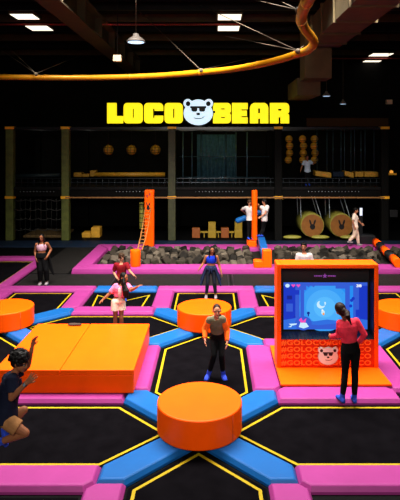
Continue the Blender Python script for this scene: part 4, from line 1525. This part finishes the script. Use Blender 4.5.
# woman at the kiosk, seen from behind
p = Person('woman with ponytail in coral long sleeved top and black leggings playing at the kiosk', 1.06,
           PJ(9.9, dict(head=(340.4, 309.6, .02), neck=(346.4, 318.4), shL=(340, 323.2, .02), shR=(356.2, 321.4), elL=(338.6, 335.4, .1), elR=(364.6, 334.6, -.03), wrL=(331.4, 336.8, .36), wrR=(358.6, 342.6, .05),
                        hip=(350.3, 350), knL=(345, 372.5, .05), knR=(354.8, 372.5, .05), anL=(342.3, 397.6), anR=(354.4, 397.8))),
           (-.12, 1, 0), (-.3, 1, -.05), head_up=(-.45, 0, 1), skin='tan', vox=.008, ground=PZ, curl=.5, toes={'L': (-.25, 1, 0), 'R': (.1, 1, 0)})
p.shirt(cloth('coral', (.62, .028, .055), .6), sleeve=1.93, z0=.12, z1=.98, loose=.010, name='long_sleeved_top')
p.trousers(cloth('black', (.003, .003, .0034)), t1=1.9, loose=.006, top=.3, name='leggings')
p.shoes(cloth('blue_sock', (.02, .05, .35)), name='sock', infl=.01, cuff=.12)
bm = B(); p.hair_cap(bm, thick=.004)
a = p.hp(.0, -.11, .02)
tube(bm, [a, p.hp(.02, -.17, -.03), at(347.5, 316, 9.62), at(351.5, 325, 9.66)], [.05, .055, .05, .012], 12)
p.add('hair', bm, HAIR['brown'], smooth=1)

# man behind the kiosk
p = Person('bearded man in white t-shirt seen above the top of the kiosk', 1.04,
           PJ(16.6, dict(head=(303.8, 246.6), neck=(304.2, 252.6), shL=(298.2, 255.2), shR=(310.4, 255.4), elL=(296.5, 264.5), elR=(312.5, 264.5), wrL=(298, 273, -.12), wrR=(311, 273, -.12),
                         hip=(304.4, 268.6), knL=(301.5, 283), knR=(307.5, 283), anL=(301.2, 296.6), anR=(308, 296.6))),
           (-.1, -1, 0), (-.25, -1, -.05), skin='mid', vox=.011, ground=BZ)
p.shirt(cloth('white', (.45, .4, .39)), sleeve=.7, z0=-.1, loose=.02, name='t_shirt')
p.trousers(cloth('charcoal', (.015, .015, .018)), loose=.015)
p.shoes(cloth('blue_sock', (.02, .05, .35)))
p.short_hair(HAIR['black'])
bm = B()
for q in (-1, 0, 1):
    ball(bm, p.hp(q * .04, .055 - abs(q) * .03, -.088), (.034, .03, .035), p.HM)
p.add('beard', bm, HAIR['black'])

# man in white walking on the pit wall
p = Person('man in white shirt and pale trousers striding along the back of the pit', .98,
           PJ(24.0, dict(head=(356, 210.4), neck=(355.2, 214), shL=(354.4, 215, -.17), shR=(355, 215, .17), elL=(352.8, 221.6, -.22), elR=(358.4, 221, .2), wrL=(354.6, 227, -.22), wrR=(361.2, 223.4, .2),
                         hip=(355.2, 227), knL=(354.2, 235.6, -.08), knR=(357.6, 235.2, .08), anL=(349, 241.2, -.08), anR=(358.4, 244, .08))),
           (1, -.05, 0), (1, -.3, -.1), skin='mid', vox=.012, ground=PT)
p.shirt(cloth('white_shirt', (.62, .5, .42)), sleeve=.75, z0=-.1, loose=.025, name='shirt')
p.trousers(cloth('beige', (.55, .4, .3)), loose=.02, wide=1.1)
p.shoes(cloth('white_shoe', (.2, .17, .18)), name='shoe', cuff=.03)
p.short_hair(HAIR['black'])

# two people with the blue log
p = Person('young man in white t-shirt and black trousers standing right of the slim orange post', .96,
           PJ(23.85, dict(head=(264.2, 201.8), neck=(264.4, 205.6), shL=(261.4, 207.2), shR=(267.4, 206.8), elL=(260, 209.6, -.22), elR=(265.4, 213.4, -.18), wrL=(259, 206.2, -.36), wrR=(260.8, 216.6, -.24),
                          hip=(264.4, 220.2), knL=(262.6, 228.8), knR=(263.6, 228.4), anL=(259.6, 234.9, .0), anR=(261.6, 234.9, .0))),
           (-.8, .35, 0), (-.9, .3, -.05), skin='mid', vox=.012, ground=.59)
p.shirt(cloth('white', (.45, .4, .39)), sleeve=.7, z0=-.1, loose=.03, name='t_shirt')
p.trousers(cloth('black', (.003, .003, .0034)), loose=.015)
p.shoes(cloth('blue_sock', (.02, .05, .35)))
p.short_hair(HAIR['black'])
p = Person('child with light brown hair in white t-shirt left of the slim orange post', .93,
           PJ(24.0, dict(head=(249.6, 202.4), neck=(249.4, 206.4), shL=(245.6, 207.8), shR=(252.2, 207.8), elL=(241.4, 209.8, .15), elR=(254.6, 211.4, .25), wrL=(244.8, 213.2, .2), wrR=(257.4, 211.6, .35),
                         hip=(250, 220), knL=(248.6, 229.2), knR=(252.4, 229.2), anL=(248.2, 237.6), anR=(252.0, 237.6))),
           (.3, -.8, 0), (.5, -1, -.1), skin='mid', vox=.012, ground=.43)
p.shirt(cloth('white', (.45, .4, .39)), sleeve=.7, z0=-.05, loose=.03, name='t_shirt')
p.trousers(cloth('black', (.003, .003, .0034)), loose=.015)
p.shoes(cloth('blue_sock', (.02, .05, .35)))
p.short_hair(HAIR['ash'], .012)

# person on the upper deck
p = Person('person in pale blue t-shirt on the upper deck beside the hanging balls', .88,
           PJ(27.2, dict(head=(307.2, 157.2), neck=(307.4, 160.4), shL=(304.2, 161.8), shR=(310.4, 161.6), elL=(301.8, 166.4), elR=(313.2, 164.4, .08), wrL=(300.6, 170.8, -.1), wrR=(315, 160.8, .2),
                         hip=(307.4, 171.4), knL=(306, 178.5), knR=(309, 178.5), anL=(305.8, 184.3), anR=(309.2, 184.3))),
           (0, -1, 0), (.3, -1, 0), skin='tan', vox=.013, ground=DZ)
p.shirt(cloth('pale_blue', (.4, .5, .62)), sleeve=.7, z0=-.1, loose=.025, name='t_shirt')
p.trousers(cloth('black', (.003, .003, .0034)), loose=.02)
p.shoes(cloth('blue_sock', (.02, .05, .35)))
p.short_hair(HAIR['black'])
